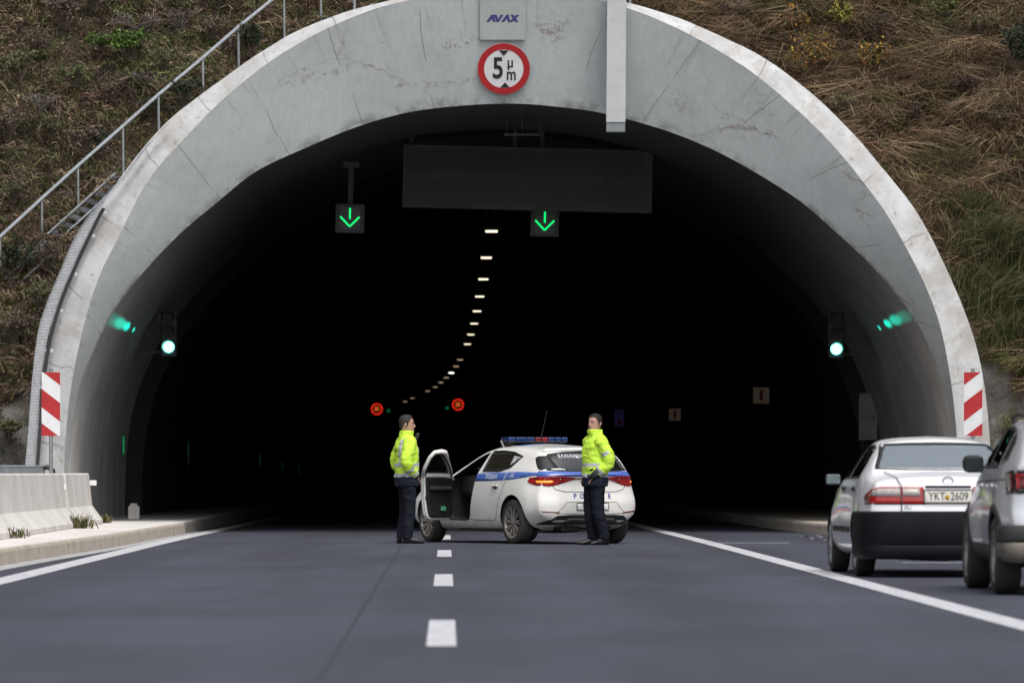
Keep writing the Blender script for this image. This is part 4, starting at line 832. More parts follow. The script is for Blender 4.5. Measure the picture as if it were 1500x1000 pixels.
    def finish(s, name, V, F, view, mat, parent, thick, smooth=True):
        ax = {'L': Vector((0, 1, 0)), 'R': Vector((0, -1, 0)), 'B': Vector((-1, 0, 0)), 'F': Vector((1, 0, 0)), 'O': Vector((-1, 0, 1)), 'T': Vector((0, 0, 1))}[view]
        G = []
        for f in F:
            nn = (V[f[1]]-V[f[0]]).cross(V[f[2]]-V[f[0]]); G.append(f if nn.dot(ax) >= 0 else f[::-1])
        o = MB().add(V, G).build(name, mat, parent or s.root, smooth=smooth, fix=False)
        if thick: md = o.modifiers.new('thickness', 'SOLIDIFY'); md.thickness = thick; md.offset = -1
        return o
    def ring(s, name, outer, inner, view, off, mat, parent=None, n=72, thick=.004):
        def rs(poly):
            P_ = poly+[poly[0]]; L = [0]
            for i in range(len(poly)): L.append(L[-1]+math.dist(P_[i], P_[i+1]))
            out = []
            for k in range(n):
                t = L[-1]*k/n; i = max(j for j in range(len(poly)) if L[j] <= t); u = (t-L[i])/max(1e-9, L[i+1]-L[i]); out.append((P_[i][0]+(P_[i+1][0]-P_[i][0])*u, P_[i][1]+(P_[i+1][1]-P_[i][1])*u))
            return out
        a, b = rs(outer), rs(inner); V = [s.proj(*p, view, off) for p in a]+[s.proj(*p, view, off) for p in b]
        return s.finish(name, V, [[k, (k+1) % n, n+(k+1) % n, n+k] for k in range(n)], view, mat, parent, thick)
    def ribbon(s, mb, pts, view, w=.008, off=.0015, step=.03):
        q = []
        for (a, b), (c, d) in zip(pts[:-1], pts[1:]):
            k = max(1, int(math.dist((a, b), (c, d))/step)); q += [(a+(c-a)*i/k, b+(d-b)*i/k) for i in range(k)]
        q.append(pts[-1]); rows = []
        for i, p in enumerate(q):
            t = np.array(q[min(i+1, len(q)-1)])-np.array(q[max(i-1, 0)]); t = t/(np.linalg.norm(t)+1e-9); nn = np.array([-t[1], t[0]])*w/2
            rows.append([s.proj(p[0]+nn[0], p[1]+nn[1], view, off), s.proj(p[0]-nn[0], p[1]-nn[1], view, off)])
        mb.grid(rows)
    def text(s, name, body, cx_, cz, size, view, mat, parent=None, off=.006, **k):
        vs, fs = text_shape(body, size, **k); sg = -1 if view in ('L', 'B') else 1
        V = [s.proj(cx_+sg*a, cz+b, view, off) for a, b in vs]; return s.finish(name, V, [list(f) for f in fs], view, mat, parent, 0, False)
    def body(s, cav, side_cuts, back=None, front=None, arch_r=.36, arch_depth=.36):
        """closed shell minus cabin, window openings and wheel arches (slot 1 = dark inside)"""
        me = bpy.data.meshes.new('body'); me.from_pydata(s.v, [], s.f); me.materials.append(s.paint); me.materials.append(M['cabin'])
        bm = bmesh.new(); bm.from_mesh(me); bmesh.ops.recalc_face_normals(bm, faces=bm.faces[:]); bm.to_mesh(me); bm.free()
        o = bpy.data.objects.new('body', me); COL.objects.link(o); cut = []
        def cutter(mb):
            mb.m = [1]*len(mb.f); c = mb.build('cutter', [s.paint, M['cabin']]); cut.append(c)
        if cav:
            V, F = s.loft(*cav); c = MB(); c.add(V, F); cutter(c)
        for poly, y0, y1 in side_cuts: cutter(MB().prism(poly, lambda a, b, t: (a, t, b), y0, y1))
        for spec in (back, front):
            if spec: cutter(MB().prism(spec[0], lambda a, b, t: (t, a, b), spec[1], spec[2]))
        for x in (0, s.wb):
            for sy in (-1, 1): cutter(MB().prism([(x+a, s.wr+.015+b) for a, b in circle(arch_r, 40)], lambda a, b, t: (a, t, b), sy*(s.tr/2-arch_depth/2-.02), sy*1.3))
        for c in cut:
            md = o.modifiers.new('b', 'BOOLEAN'); md.object = c; md.operation = 'DIFFERENCE'; md.solver = 'EXACT'
        dg = bpy.context.evaluated_depsgraph_get(); dg.update(); m2 = bpy.data.meshes.new_from_object(o.evaluated_get(dg)); bpy.data.objects.remove(o)
        for c in cut: bpy.data.objects.remove(c)
        m2.polygons.foreach_set('use_smooth', [True]*len(m2.polygons)); m2.set_sharp_from_angle(angle=R(32)); m2.name = 'body'
        ob = bpy.data.objects.new('body', m2); COL.objects.link(ob); ob.parent = s.root; s.bodyo = ob; return ob
    def wheels(s, rim_r, style, tyre_mat, rim_mat, steer=0, shown=((0, 1), (1, 1), (0, -1), (1, -1))):
        R_, w = s.wr, s.ww
        tp = [(rim_r, -w*.44), (rim_r+.012, -w*.5), (R_-.045, -w*.52), (R_-.012, -w*.45), (R_, -w*.34), (R_, w*.34), (R_-.012, w*.45), (R_-.045, w*.52), (rim_r+.012, w*.5), (rim_r, w*.44)]
        rp = [(rim_r+.002, -w*.44), (rim_r-.02, -w*.4), (rim_r-.03, 0), (rim_r-.022, w*.36), (rim_r-.006, w*.46), (rim_r+.006, w*.47), (rim_r+.004, w*.44)]
        tyre, rim = MB(), MB(); tyre.lathe(tp, 48)
        for gy in (-.22, 0, .22): tyre.lathe([(R_+.0005, w*gy-.006), (R_-.008, w*gy-.004), (R_-.008, w*gy+.004), (R_+.0005, w*gy+.006)], 48, 1)
        rim.lathe(rp, 48, 0); rim.lathe([(0, w*.10), (rim_r-.03, w*.06)], 32, 1); out = w*.40
        def spoke(a, wa, wb, r0, r1, dy0, dy1, sk=0):
            d = Vector((math.cos(a), 0, math.sin(a))); d1 = Vector((math.cos(a+sk), 0, math.sin(a+sk))); t, t1 = Vector((-d.z, 0, d.x)), Vector((-d1.z, 0, d1.x)); y = Vector((0, 1, 0))
            q = []
            for rr, ww_, dy, dd, tt in ((r0, wa, dy0, d, t), (r1, wb, dy1, d1, t1)):
                for sx, yy in ((-1, 0), (1, 0), (.7, -.025), (-.7, -.025)): q.append(dd*rr+tt*ww_*sx+y*(out+dy+yy))
            rim.add(q, [(0, 1, 5, 4), (1, 2, 6, 5), (2, 3, 7, 6), (3, 0, 4, 7)])
        if style == 'multi':
            for k in range(10):
                a = 2*math.pi*k/10; sk = .13
                spoke(a, .012, .009, .05, rim_r-.01, -.005, .012, sk); spoke(a, .012, .009, .05, rim_r-.01, -.005, .012, -sk*.6)
            rim.lathe([(0, out+.004), (.03, out+.004), (.055, out-.004), (.06, out-.03)], 24)
        elif style == 'cover':
            rim.lathe([(0, out+.02), (.06, out+.02), (.09, out+.005), (rim_r*.62, out-.005), (rim_r*.7, out+.006), (rim_r, out+.012)], 40)
            for k in range(12): spoke(2*math.pi*k/12, .016, .022, rim_r*.66, rim_r-.015, .018, .02)
        else:
            for k in range(5): spoke(2*math.pi*k/5+.3, .035, .03, .04, rim_r-.01, 0, .012)
            rim.lathe([(0, out+.006), (.05, out+.004), (.06, out-.03)], 24)
        tm = tyre.build('tyre', [tyre_mat, M['rubber']], None, auto=35, fix=False); rmo = rim.build('rim', [rim_mat, M['rimdark']], None, auto=35, fix=False); first = True
        for fx_, sy in shown:
            wh = empty('wheel', (s.wb*fx_, sy*s.tr/2, R_), 0 if sy > 0 else math.pi, s.root)
            if fx_: wh.rotation_euler.z += steer
            for src in (tm, rmo):
                c = src if first else src.copy()
                if not first: COL.objects.link(c)
                c.parent = wh
            first = False
    def underbody(s):
        MB().box(((s.x0+s.x1)/2, 0, .27), (s.x1-s.x0-.5, .9, .12), bev=.03).box((s.x0+.45, .25, .24), (.5, .3, .14), bev=.03).build('underbody', M['trim'], s.root)
def sweep_plan(path, sec, flip=1):
    """vertical section (outset, z) swept along a plan path of (x, y) points"""
    rows = []
    for i, p in enumerate(path):
        a, b = np.array(path[max(i-1, 0)]), np.array(path[min(i+1, len(path)-1)]); t = (b-a)/np.linalg.norm(b-a); nn = np.array([t[1], -t[0]])*flip
        rows.append([Vector((p[0]+nn[0]*o, p[1]+nn[1]*o, z)) for o, z in sec])
    return rows
def seats(parent, xf, xr, z, hb, w=.5):
    for x, y in ((xf, .37), (xf, -.37)):
        st = empty('front_seat', (x, y, z), 0, parent)
        MB().box((.12, 0, .12), (.52, w, .16), bev=.05).build('cushion', M['cabin'], st); MB().box((-.22, 0, .42), (.14, w*.94, .62), rot=Matrix.Rotation(R(-14), 3, 'Y'), bev=.06).build('backrest', M['cabin'], st); MB().box((-.33, 0, .80), (.09, .26, .19), rot=Matrix.Rotation(R(-10), 3, 'Y'), bev=.04).build('headrest', M['cabin'], st)
    rs = empty('rear_seat', (xr, 0, z), 0, parent); MB().box((.15, 0, .12), (.5, 1.2, .16), bev=.05).build('cushion', M['cabin'], rs); MB().box((-.18, 0, .38), (.14, 1.2, .55), rot=Matrix.Rotation(R(-16), 3, 'Y'), bev=.06).build('backrest', M['cabin'], rs)
    for y in (-.38, .38): MB().box((-.29, y, .70), (.08, .25, .14), bev=.04).build('headrest', M['cabin'], rs)

# ---------------------------------------------------------------- police hatchback
LT = dict(zb=[(-.83, .33), (-.6, .26), (-.3, .20), (.3, .175), (2.4, .175), (3.1, .19), (3.53, .25)], ys=[(-.83, .66), (-.5, .74), (.3, .79), (2.3, .79), (3.2, .70), (3.53, .50)], zl=[(-.83, .45), (-.4, .40), (.4, .31), (2.4, .31), (3.53, .38)],
    yl=[(-.83, .80), (-.5, .87), (0, .89), (.6, .865), (1.5, .86), (2.4, .875), (2.7, .885), (3.1, .85), (3.4, .74), (3.53, .58)], zm=[(-.83, .68), (0, .68), (1.4, .60), (2.7, .62), (3.53, .56)], ym=[(-.83, .81), (-.5, .875), (0, .90), (.7, .88), (1.5, .875), (2.3, .885), (2.7, .90), (3.1, .86), (3.4, .75), (3.53, .6)],
    zbelt=[(-.83, .985), (-.5, 1.02), (0, 1.025), (1, 1.0), (2.0, .955), (2.5, .91), (3.0, .82), (3.4, .71), (3.53, .64)], yb=[(-.83, .70), (-.5, .775), (0, .825), (1, .832), (2, .83), (2.6, .81), (3.1, .74), (3.4, .64), (3.53, .5)],
    zr=[(-.83, 1.0), (-.74, 1.045), (-.62, 1.14), (-.45, 1.275), (-.3, 1.325), (0, 1.36), (.5, 1.392), (1.0, 1.388), (1.35, 1.335), (1.7, 1.20), (2.05, 1.03), (2.25, .965), (2.5, .93), (3.0, .84), (3.4, .73), (3.53, .65)], yr=[(-.83, .67), (-.62, .66), (-.45, .635), (0, .60), (.5, .585), (1.0, .58), (1.35, .60), (1.7, .66), (2.05, .74), (2.3, .73), (2.6, .69), (3.53, .4)],
    zc=[(-.83, 1.015), (-.745, 1.06), (-.64, 1.18), (-.50, 1.345), (-.40, 1.385), (0, 1.425), (.5, 1.452), (1.0, 1.445), (1.3, 1.40), (1.7, 1.25), (2.1, 1.07), (2.3, 1.0), (2.6, .965), (3.0, .89), (3.4, .77), (3.53, .68)])
HD = R(28); fwd = Vector((-math.sin(HD), math.cos(HD), 0)); lft = Vector((-math.cos(HD), -math.sin(HD), 0))
wl_pt = P(757, 796, 82.5); wl_pt.z = 0; loc = wl_pt-lft*.80
pc = Car('police_car', 'white police hatchback with blue stripe, light bar and open front door', LT, -.83, 3.53, paint('white_paint_band', (.83, .825, .80), (.40, .355, .29), .7, band=(.972, 1.052)), 2.686, 1.56, .322, .215, [(.2, .10), (.34, .04), (.44, .0), (.60, .0), (.72, .035), (.86, .055), (.96, .035), (1.02, .0), (1.1, .0)], .20, loc, R(90)+HD)
DOOR = [(2.02, .40), (1.97, .33), (1.45, .325), (1.37, .35), (1.335, .42), (1.30, .60), (1.26, .80), (1.215, .98), (1.18, 1.10), (1.150, 1.30), (1.172, 1.325), (1.30, 1.295), (1.48, 1.228), (1.70, 1.12), (1.92, 1.00), (2.02, .945), (2.05, .80), (2.045, .55)]
FWIN = [(1.225, 1.05), (1.19, 1.318), (1.31, 1.298), (1.50, 1.225), (1.70, 1.125), (1.86, 1.035)]
RWIN = [(1.06, 1.045), (1.085, 1.345), (.75, 1.352), (.40, 1.332), (.06, 1.265), (.24, 1.10), (.52, 1.045)]
def shrink(poly, k):
    c = np.mean(np.array(poly), 0); return [tuple(c+(np.array(p)-c)*k) for p in poly]
BWIN = [(-.655, 1.06), (-.60, 1.20), (-.545, 1.30), (-.30, 1.332), (0, 1.34), (.30, 1.332), (.545, 1.30), (.60, 1.20), (.655, 1.06), (.4, 1.045), (0, 1.04), (-.4, 1.045)]
RW = [(-y, z) for y, z in FWIN]
pc.body((.07, -.50, 2.05, .36), [(DOOR, .5, 1.3), (shrink(RWIN, .93), .35, 1.3), (shrink(FWIN, .95), -1.3, -.35), (shrink(RWIN, .93), -1.3, -.35)], (shrink(BWIN, .93), -1.3, -.40), ([(-.62, 1.08), (-.52, 1.36), (0, 1.39), (.52, 1.36), (.62, 1.08)], 1.2, 2.6), .376, .34)
pc.ring('window_surround', shrink(RWIN, 1.04), shrink(RWIN, .93), 'L', .002, M['trim']); pc.patch('rear_window', shrink(RWIN, .96), 'L', -.003, M['glassdark'])
pc.patch('quarter_glass', [(.30, 1.135), (.335, 1.275), (.10, 1.255)], 'L', .003, pbr('quarter_glass', (.42, .44, .46), .15, 0, .5, 9))
pc.patch('pillar_trim', [(-.66, 1.10), (-.56, 1.065), (-.50, 1.085), (-.34, 1.235), (-.36, 1.262), (-.48, 1.272), (-.56, 1.20)], 'L', .007, M['trim'], cell=.02, thick=.008); pc.ring('window_surround', shrink(BWIN, 1.0), shrink(BWIN, .90), 'B', .004, M['trim']); pc.patch('tailgate_glass', shrink(BWIN, .97), 'B', -.002, M['glassdark'])
for v, w_ in (('R', RWIN), ('R', FWIN)): pc.patch('side_window', shrink(w_, .99), v, .001, M['glassdark'])
pc.patch('windscreen', [(-.64, 1.08), (-.54, 1.365), (0, 1.395), (.54, 1.365), (.64, 1.08)], 'F', -.004, M['glass'])
pc.text('lettering', 'ΕΛΛΗΝΙΚΗ ΑΣΤΥΝΟΜΙΑ', 0, 1.262, .072, 'B', M['whitetxt'], off=.006, sx=1.0)
pc.patch('roof_spoiler', [(-.56, 1.325), (-.50, 1.36), (0, 1.378), (.50, 1.36), (.56, 1.325), (.3, 1.338), (0, 1.342), (-.3, 1.338)], 'B', .035, M['pwhite'], thick=.05)
# blue band round the shoulder
pc.patch('blue_stripe', [(1.245, .905), (1.20, 1.015), (.9, 1.028), (.5, 1.032), (.2, 1.040), (-.1, 1.042), (-.45, 1.035), (-.70, 1.02), (-.70, .992), (-.45, .985), (-.28, .962), (0, .935), (.4, .918), (.9, .908)], 'L', .0025, M['blue'])
pc.text('lettering', 'ΤΡΟΧΑΙΑ', .74, .968, .088, 'L', M['whitetxt'], bold=.002); pc.text('lettering', '100', .10, .985, .085, 'L', M['whitetxt'], shear=.3)
tx = MB(); pc.ribbon(tx, [(.33, .922), (.27, 1.035)], 'L', .012, .005); pc.ribbon(tx, [(.29, .922), (.23, 1.035)], 'L', .008, .005); tx.build('stripe_marks', M['whitetxt'], pc.root, fix=False)
pc.patch('roof_emblem', [(.62+.16*math.cos(a)*1.0, .22+.22*math.sin(a)) for a in np.linspace(0, 6.283, 28)[:-1]], 'T', .003, M['blue'])
# shut lines and sills
g = MB()
pc.ribbon(g, [(1.20, .34), (.62, .33), (.53, .36), (.47, .48), (.42, .62), (.30, .82), (.25, .93), (.22, 1.04)], 'L', .010); pc.ribbon(g, [(1.335, .42), (1.37, .345), (1.20, .34)], 'L', .010)
pc.ribbon(g, [(-.32, 1.02), (-.28, .90)], 'L', .005); pc.ribbon(g, [(-.70, .985), (-.64, .90), (-.56, .79), (-.42, .755), (0, .75), (.42, .755), (.56, .79), (.64, .90), (.70, .985)], 'B', .010); pass
g.build('shut_lines', M['gap'], pc.root, fix=False)
fh = MB().box((0, 0, 0), (.19, .03, .028), bev=.012).build('door_handle', M['pwhite'], pc.root); fh.location = pc.proj(.56, .835, 'L', .022); cu = pc.patch('handle_cup', [(.56+.085*math.cos(a), .825+.035*math.sin(a)) for a in np.linspace(0, 6.28, 20)[:-1]], 'L', .002, M['gap'])
pc.patch('sill_shadow_strip', [(.1, .2), (.4, .2), (1.9, .2), (1.9, .215), (.4, .215), (.1, .215)], 'L', .003, M['trim'])  # dark strip painted as a shadow line along the lower sill
# tail: lamps, centre bar, letters, plate recess, diffuser
for sgn in (1, -1):
    lampL = [(-.80, .90), (-.80, .96), (-.62, .985), (-.40, .975), (-.24, .955), (-.24, .94), (-.36, .91), (-.52, .855), (-.66, .83), (-.76, .85)]
    lp = [(a*sgn*-1, b) for a, b in lampL]
    l_ = pc.patch('taillight', lp, 'B', .006, M['lampred'], cell=.03, thick=.012)
    pc.patch('smoked_edge', [(sgn*a, b) for a, b in [(.78, .955), (.62, .98), (.40, .97), (.26, .953), (.26, .945), (.42, .945), (.62, .95), (.77, .93)]], 'B', .008, M['lampdk'], l_)
    if sgn > 0: pc.patch('turn_signal', [(sgn*a, b) for a, b in [(.765, .885), (.765, .912), (.61, .918), (.585, .905), (.61, .888)]], 'B', .010, M['lampon'], l_, cell=.03)
    else: pc.patch('turn_signal', [(sgn*a, b) for a, b in [(.76, .885), (.76, .915), (.705, .915), (.705, .885)]], 'B', .010, M['lampon'], l_, cell=.03)
    pc.patch('smoked_edge', [(sgn*a, b) for a, b in [(.50, .89), (.50, .95), (.475, .95), (.475, .88)]], 'B', .009, M['lampdk'], l_)
    if sgn > 0: pc.patch('wrap_lens', [(-.60, .975), (-.50, .968), (-.38, .93), (-.36, .905), (-.42, .875), (-.52, .85), (-.62, .84)], 'L', .006, M['lampred'], l_, cell=.03, thick=.012)
    pc.patch('rear_reflector', [(sgn*a, b) for a, b in [(.76, .485), (.76, .462), (.52, .448), (.52, .462)]], 'B', .004, M['lampdk'])
pc.patch('light_strip', [(-.26, .935), (.26, .935), (.26, .955), (-.26, .955)], 'B', .006, M['lampdk'])
for i, ch in enumerate('POLICE'): pc.text('letter', ch, .275-.113*i, .69, .095, 'B', M['bluetxt'], bold=.002)
rec = MB(); pc.ribbon(rec, [(.56, .44), (.40, .605), (-.40, .605), (-.56, .44)], 'B', .014); pc.ribbon(rec, [(.56, .44), (-.56, .44)], 'B', .010); rec.build('recess_shade_lines', pbr('recess_shade', (.33, .30, .25), .7), pc.root, fix=False)  # shade along the recess edges drawn as coloured lines
pp = pc.patch('license_plate', [(.26, .495), (-.26, .495), (-.26, .595), (.26, .595)], 'B', .012, M['white'], thick=.01); pc.text('plate_text', 'ΕΑ·3417'[:3], .12, .545, .085, 'B', M['ink'], pp, .016, sx=.85)
fr = MB(); pc.ribbon(fr, [(.26, .495), (.26, .595), (-.26, .595), (-.26, .495), (.26, .495)], 'B', .012, .015); fr.build('plate_frame', M['trim'], pp, fix=False)
pc.patch('bumper_insert', [(.73, .285), (.55, .41), (.35, .425), (-.35, .425), (-.55, .41), (-.73, .285)], 'B', .005, M['trim'], thick=.01); pc.patch('diffuser_lip', [(.50, .30), (.36, .375), (-.36, .375), (-.50, .30)], 'B', .016, pbr('grey_lip', (.06, .058, .055), .5), thick=.01)
pc.wheels(.235, 'multi', M['tyredirt'], M['alloy'], R(-4)); pc.underbody(); seats(pc.root, 1.25, .35, .38, 0)
MB().box((1.85, 0, .83), (.42, 1.35, .34), bev=.08).build('dashboard', M['cabin'], pc.root); MB().lathe([(.18, 0), (.19, .014), (.18, .028), (.17, .014)], 28, 0, 'x', (1.52, .37, .92), True).build('steering_wheel', M['trim'], pc.root, smooth=True)
ml = MB(); pc.ribbon(ml, shrink(DOOR, .985)+[shrink(DOOR, .985)[0]], 'L', .014, .003); ml.build('door_seal', M['trim'], pc.root, fix=False)
# ---- the open front door, built shut and swung about its hinge
hx = Vector((2.03, .865, 0)); TH = R(-60); rotm = Matrix.Translation(hx) @ Matrix.Rotation(TH, 4, 'Z') @ Matrix.Translation(-hx)
dr = empty('front_door', (0, 0, 0), 0, pc.root); tag(dr, 'open front door with black inner trim')
def swing(o): o.parent = dr; o.data.transform(rotm) if not o.modifiers else o.data.transform(rotm); return o
DL = [p for p in DOOR if p[1] < 1.03]; low = [(2.02, .40), (1.97, .33), (1.45, .325), (1.37, .35), (1.335, .42), (1.30, .60), (1.26, .80), (1.215, .98), (1.205, 1.03), (1.93, 1.03), (2.03, .97), (2.05, .80), (2.045, .55)]
swing(pc.patch('outer_skin', low, 'L', 0, M['pwhite'], thick=.035)); swing(pc.patch('inner_edge', low, 'L', -.032, M['pwhite'], thick=.03)); swing(pc.patch('inner_trim', shrink(low, .90), 'L', -.066, M['trim'], thick=.03))
UP = [(1.205, .98), (1.165, 1.12), (1.15, 1.27), (1.175, 1.355), (1.25, 1.375), (1.36, 1.355), (1.50, 1.30), (1.70, 1.195), (1.88, 1.085), (1.98, 1.0)]; UPi = [(1.24, 1.0), (1.203, 1.12), (1.188, 1.26), (1.205, 1.328), (1.257, 1.346), (1.352, 1.327), (1.487, 1.272), (1.675, 1.168), (1.845, 1.06), (1.92, 1.0)]
def bandy(name, a, b, off, mat, th):
    V = []
    for p, q in zip(a, b): V += [pc.proj(*p, 'L', off), pc.proj(*q, 'L', off)]
    return pc.finish(name, V, [[2*k, 2*k+1, 2*k+3, 2*k+2] for k in range(len(a)-1)], 'L', mat, None, th, True)
swing(bandy('window_frame', UP, UPi, 0, M['pwhite'], .05)); swing(bandy('frame_seal', [tuple(np.array(p)*.65+np.array(q)*.35) for p, q in zip(UP, UPi)], UPi, -.052, M['trim'], .012)); swing(pc.patch('door_glass', [(p[0], p[1]) for p in UPi], 'L', -.02, M['glass']))
o = MB().box((1.62, .74, .80), (.55, .06, .06), bev=.02).build('armrest', M['clad'], dr); swing(o)
o = MB().box((1.60, .765, .92), (.40, .02, .15), bev=.008).build('trim_panel', pbr('grey_trim', (.045, .047, .05), .6), dr); swing(o)
o = MB().box((1.72, .755, .50), (.12, .03, .07), bev=.015).build('pocket_item', pbr('green_card', (.06, .3, .16), .5, 0, .6, 30), dr); swing(o)
o = MB().box((1.31, .80, .66), (.012, .05, .06), bev=.004).build('door_latch', M['trim'], dr); swing(o)
mr = MB().box((0, 0, 0), (.12, .19, .13), bev=.035).build('door_mirror', M['pwhite'], dr); mr.data.transform(Matrix.Translation((1.93, .98, 1.03))); swing(mr); mg = MB().box((1.868, .98, 1.03), (.006, .155, .10)).build('mirror_glass', M['mirrorglass'], dr); mg.data.transform(rotm); mg.parent = mr
# right mirror
MB().box((1.93, -.97, 1.03), (.12, .19, .13), bev=.035).build('wing_mirror', M['pwhite'], pc.root)
# ---- light bar and aerial
lb = empty('light_bar', (.95, 0, 1.452), 0, pc.root); 
segs = [(-.50, -.37, 'lblue'), (-.37, -.19, 'lblue'), (-.19, -.05, 'lblue'), (-.05, .06, 'lred'), (.06, .17, 'lred'), (.17, .29, 'lblue'), (.29, .39, 'lblue'), (.39, .50, 'lblue')]
for a, b, mt in segs: MB().box((0, -(a+b)/2, .067), (.26, b-a-.008, .066), bev=.016).build('lens', M[mt], lb)
MB().box((0, 0, .028), (.24, .98, .02), bev=.008).build('base', M['trim'], lb)
for y in (.42, -.42): MB().box((0, y, .005), (.10, .10, .05), bev=.01).build('foot', M['trim'], lb)
MB().box((.0, .53, -.01), (.035, .02, .13), rot=Matrix.Rotation(R(-25), 3, 'X'), bev=.004).build('clamp', M['hubcap'], lb)
ae = MB().tube([(.55, .12, 1.45), (.55, .12, 1.47)], .02, 8).tube([(.55, .12, 1.47), (.52, .02, 1.95)], [.006, .003], 6).build('aerial', M['trim'], pc.root)

# ---------------------------------------------------------------- white saloon
ST = dict(zb=[(-1.03, .27), (-.7, .22), (-.3, .18), (2.3, .18), (3.5, .2)], ys=[(-1.03, .64), (-.5, .70), (.3, .74), (2.3, .74), (3.5, .48)], zl=[(-1.03, .42), (0, .33), (2.4, .32), (3.5, .36)], yl=[(-1.03, .75), (-.7, .81), (0, .835), (1.3, .828), (2.6, .835), (3.2, .78), (3.5, .62)], zm=[(-1.03, .62), (0, .60), (3.5, .54)], ym=[(-1.03, .765), (-.7, .825), (0, .847), (1.3, .842), (2.6, .845), (3.2, .79), (3.5, .63)],
    zbelt=[(-1.03, .925), (-.5, .955), (0, .955), (1.5, .925), (2.2, .89), (3, .8), (3.5, .68)], yb=[(-1.03, .715), (-.5, .765), (0, .795), (1.5, .80), (2.2, .78), (3.5, .55)],
    zr=[(-1.03, .955), (-.62, 1.0), (-.48, 1.03), (-.28, 1.13), (0, 1.265), (.22, 1.325), (.8, 1.352), (1.2, 1.32), (1.6, 1.18), (2.0, .99), (2.2, .925), (3, .82), (3.5, .69)], yr=[(-1.03, .63), (-.5, .665), (-.2, .635), (0, .59), (.3, .555), (1.2, .56), (1.6, .62), (2.0, .70), (3, .6), (3.5, .4)],
    zc=[(-1.03, .995), (-.7, 1.028), (-.52, 1.045), (-.40, 1.08), (.06, 1.33), (.25, 1.38), (.8, 1.402), (1.2, 1.37), (1.7, 1.17), (2.05, 1.0), (2.2, .97), (3, .87), (3.5, .7)])
hs_ = R(90)+R(2.2); fw = Vector((math.cos(hs_), math.sin(hs_), 0)); lf = Vector((-fw.y, fw.x, 0)); sw = P(1265, 843, 57.0); sw.z = 0
sc = Car('white_sedan', 'white saloon car with black rear bumper parked on right shoulder', ST, -1.03, 3.5, M['swhite'], 2.58, 1.465, .30, .185, [(.2, .06), (.6, .0), (.75, .012), (.9, .035), (1.0, .06), (1.1, .06)], .17, sw-lf*.735, hs_)
SBW = [(-.655, 1.07), (-.545, 1.315), (-.3, 1.328), (0, 1.332), (.3, 1.328), (.545, 1.315), (.655, 1.07), (.35, 1.062), (0, 1.06), (-.35, 1.062)]
SFD = [(1.12, .975), (1.08, 1.29), (1.22, 1.275), (1.55, 1.155), (1.80, 1.035), (1.90, .965)]; SRD = [(1.02, .98), (.99, 1.305), (.55, 1.312), (.30, 1.28), (.12, 1.12), (.10, .985)]
sc.body((.06, -.42, 1.9, .36), [(shrink(SFD, .95), .3, 1.2), (shrink(SRD, .95), .3, 1.2), (shrink(SFD, .95), -1.2, -.3), (shrink(SRD, .95), -1.2, -.3)], (shrink(SBW, .96), -1.3, .25), ([(-.62, 1.02), (-.50, 1.30), (0, 1.33), (.50, 1.30), (.62, 1.02)], 1.0, 2.6), .338, .32)
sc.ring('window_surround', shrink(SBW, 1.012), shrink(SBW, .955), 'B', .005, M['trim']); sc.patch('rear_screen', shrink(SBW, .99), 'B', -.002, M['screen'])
for vw in ('L', 'R'):
    for w_ in (SFD, SRD): sc.ring('window_surround', shrink(w_, 1.05), shrink(w_, .94), vw, .002, M['trim']); sc.patch('side_window', w_, vw, -.002, M['glassdark'])
sc.patch('windscreen', [(-.64, 1.02), (-.52, 1.305), (0, 1.335), (.52, 1.305), (.64, 1.02)], 'F', -.004, M['glass'])
path = []
for a in np.linspace(0, 1, 15): path.append((-.40-.36*a, .862-.02*a*a))
for a in np.linspace(0, math.pi/2, 10)[1:]: path.append((-.76-.30*math.sin(a)*1.0, .842-.26*(1-math.cos(a))))
for y in np.linspace(.55, 0, 7)[0:]: path.append((-1.06-.025*(1-(y/.58)**2), y))
full = path+[(x, -y) for x, y in path[-2::-1]]
sec = [(-.06, .655), (.0, .652), (.022, .635), (.030, .58), (.030, .50), (.030, .335), (.020, .32), (.028, .30), (.018, .22), (-.01, .185), (-.12, .18)]
bo = MB().grid(sweep_plan(full, sec, 1)).build('rear_bumper', M['bumper'], sc.root, auto=40, fix=False); bo.modifiers.new('t', 'SOLIDIFY').thickness = .02
for sg_ in (1, -1):
    tl = sc.patch('taillight', [(sg_*a, b) for a, b in [(.79, .722), (.785, .80), (.74, .87), (.66, .893), (.245, .893), (.225, .722)]], 'B', .008, M['lampred'], cell=.04, thick=.015)
    sc.patch('clear_lens', [(sg_*a, b) for a, b in [(.755, .80), (.72, .868), (.66, .879), (.47, .879), (.47, .80)]], 'B', .012, M['lampclear'], tl, cell=.04); sc.patch('clear_lens', [(sg_*a, b) for a, b in [(.445, .80), (.445, .879), (.285, .879), (.275, .80)]], 'B', .012, M['lampclear'], tl, cell=.04)
    if sg_ > 0: sc.patch('wrap_lens', [(-.98, .724), (-.98, .88), (-.86, .868), (-.80, .80), (-.78, .73)], 'L', .008, M['lampred'], tl, thick=.015)
sm = MB(); sc.ribbon(sm, [(.458, .655), (.458, .90), (.50, .97), (.58, 1.03)], 'B', .010, .017); sc.ribbon(sm, [(-.458, .655), (-.458, .90), (-.50, .97), (-.58, 1.03)], 'B', .010, .017)
sc.ribbon(sm, [(1.09, .30), (1.07, .60), (1.06, .96)], 'L', .009); sc.ribbon(sm, [(.32, .34), (.26, .50), (.08, .74), (.05, .96)], 'L', .009); sc.ribbon(sm, [(2.08, .32), (2.12, .60), (2.02, .92)], 'L', .009); sm.build('shut_lines', M['gap'], sc.root, fix=False)
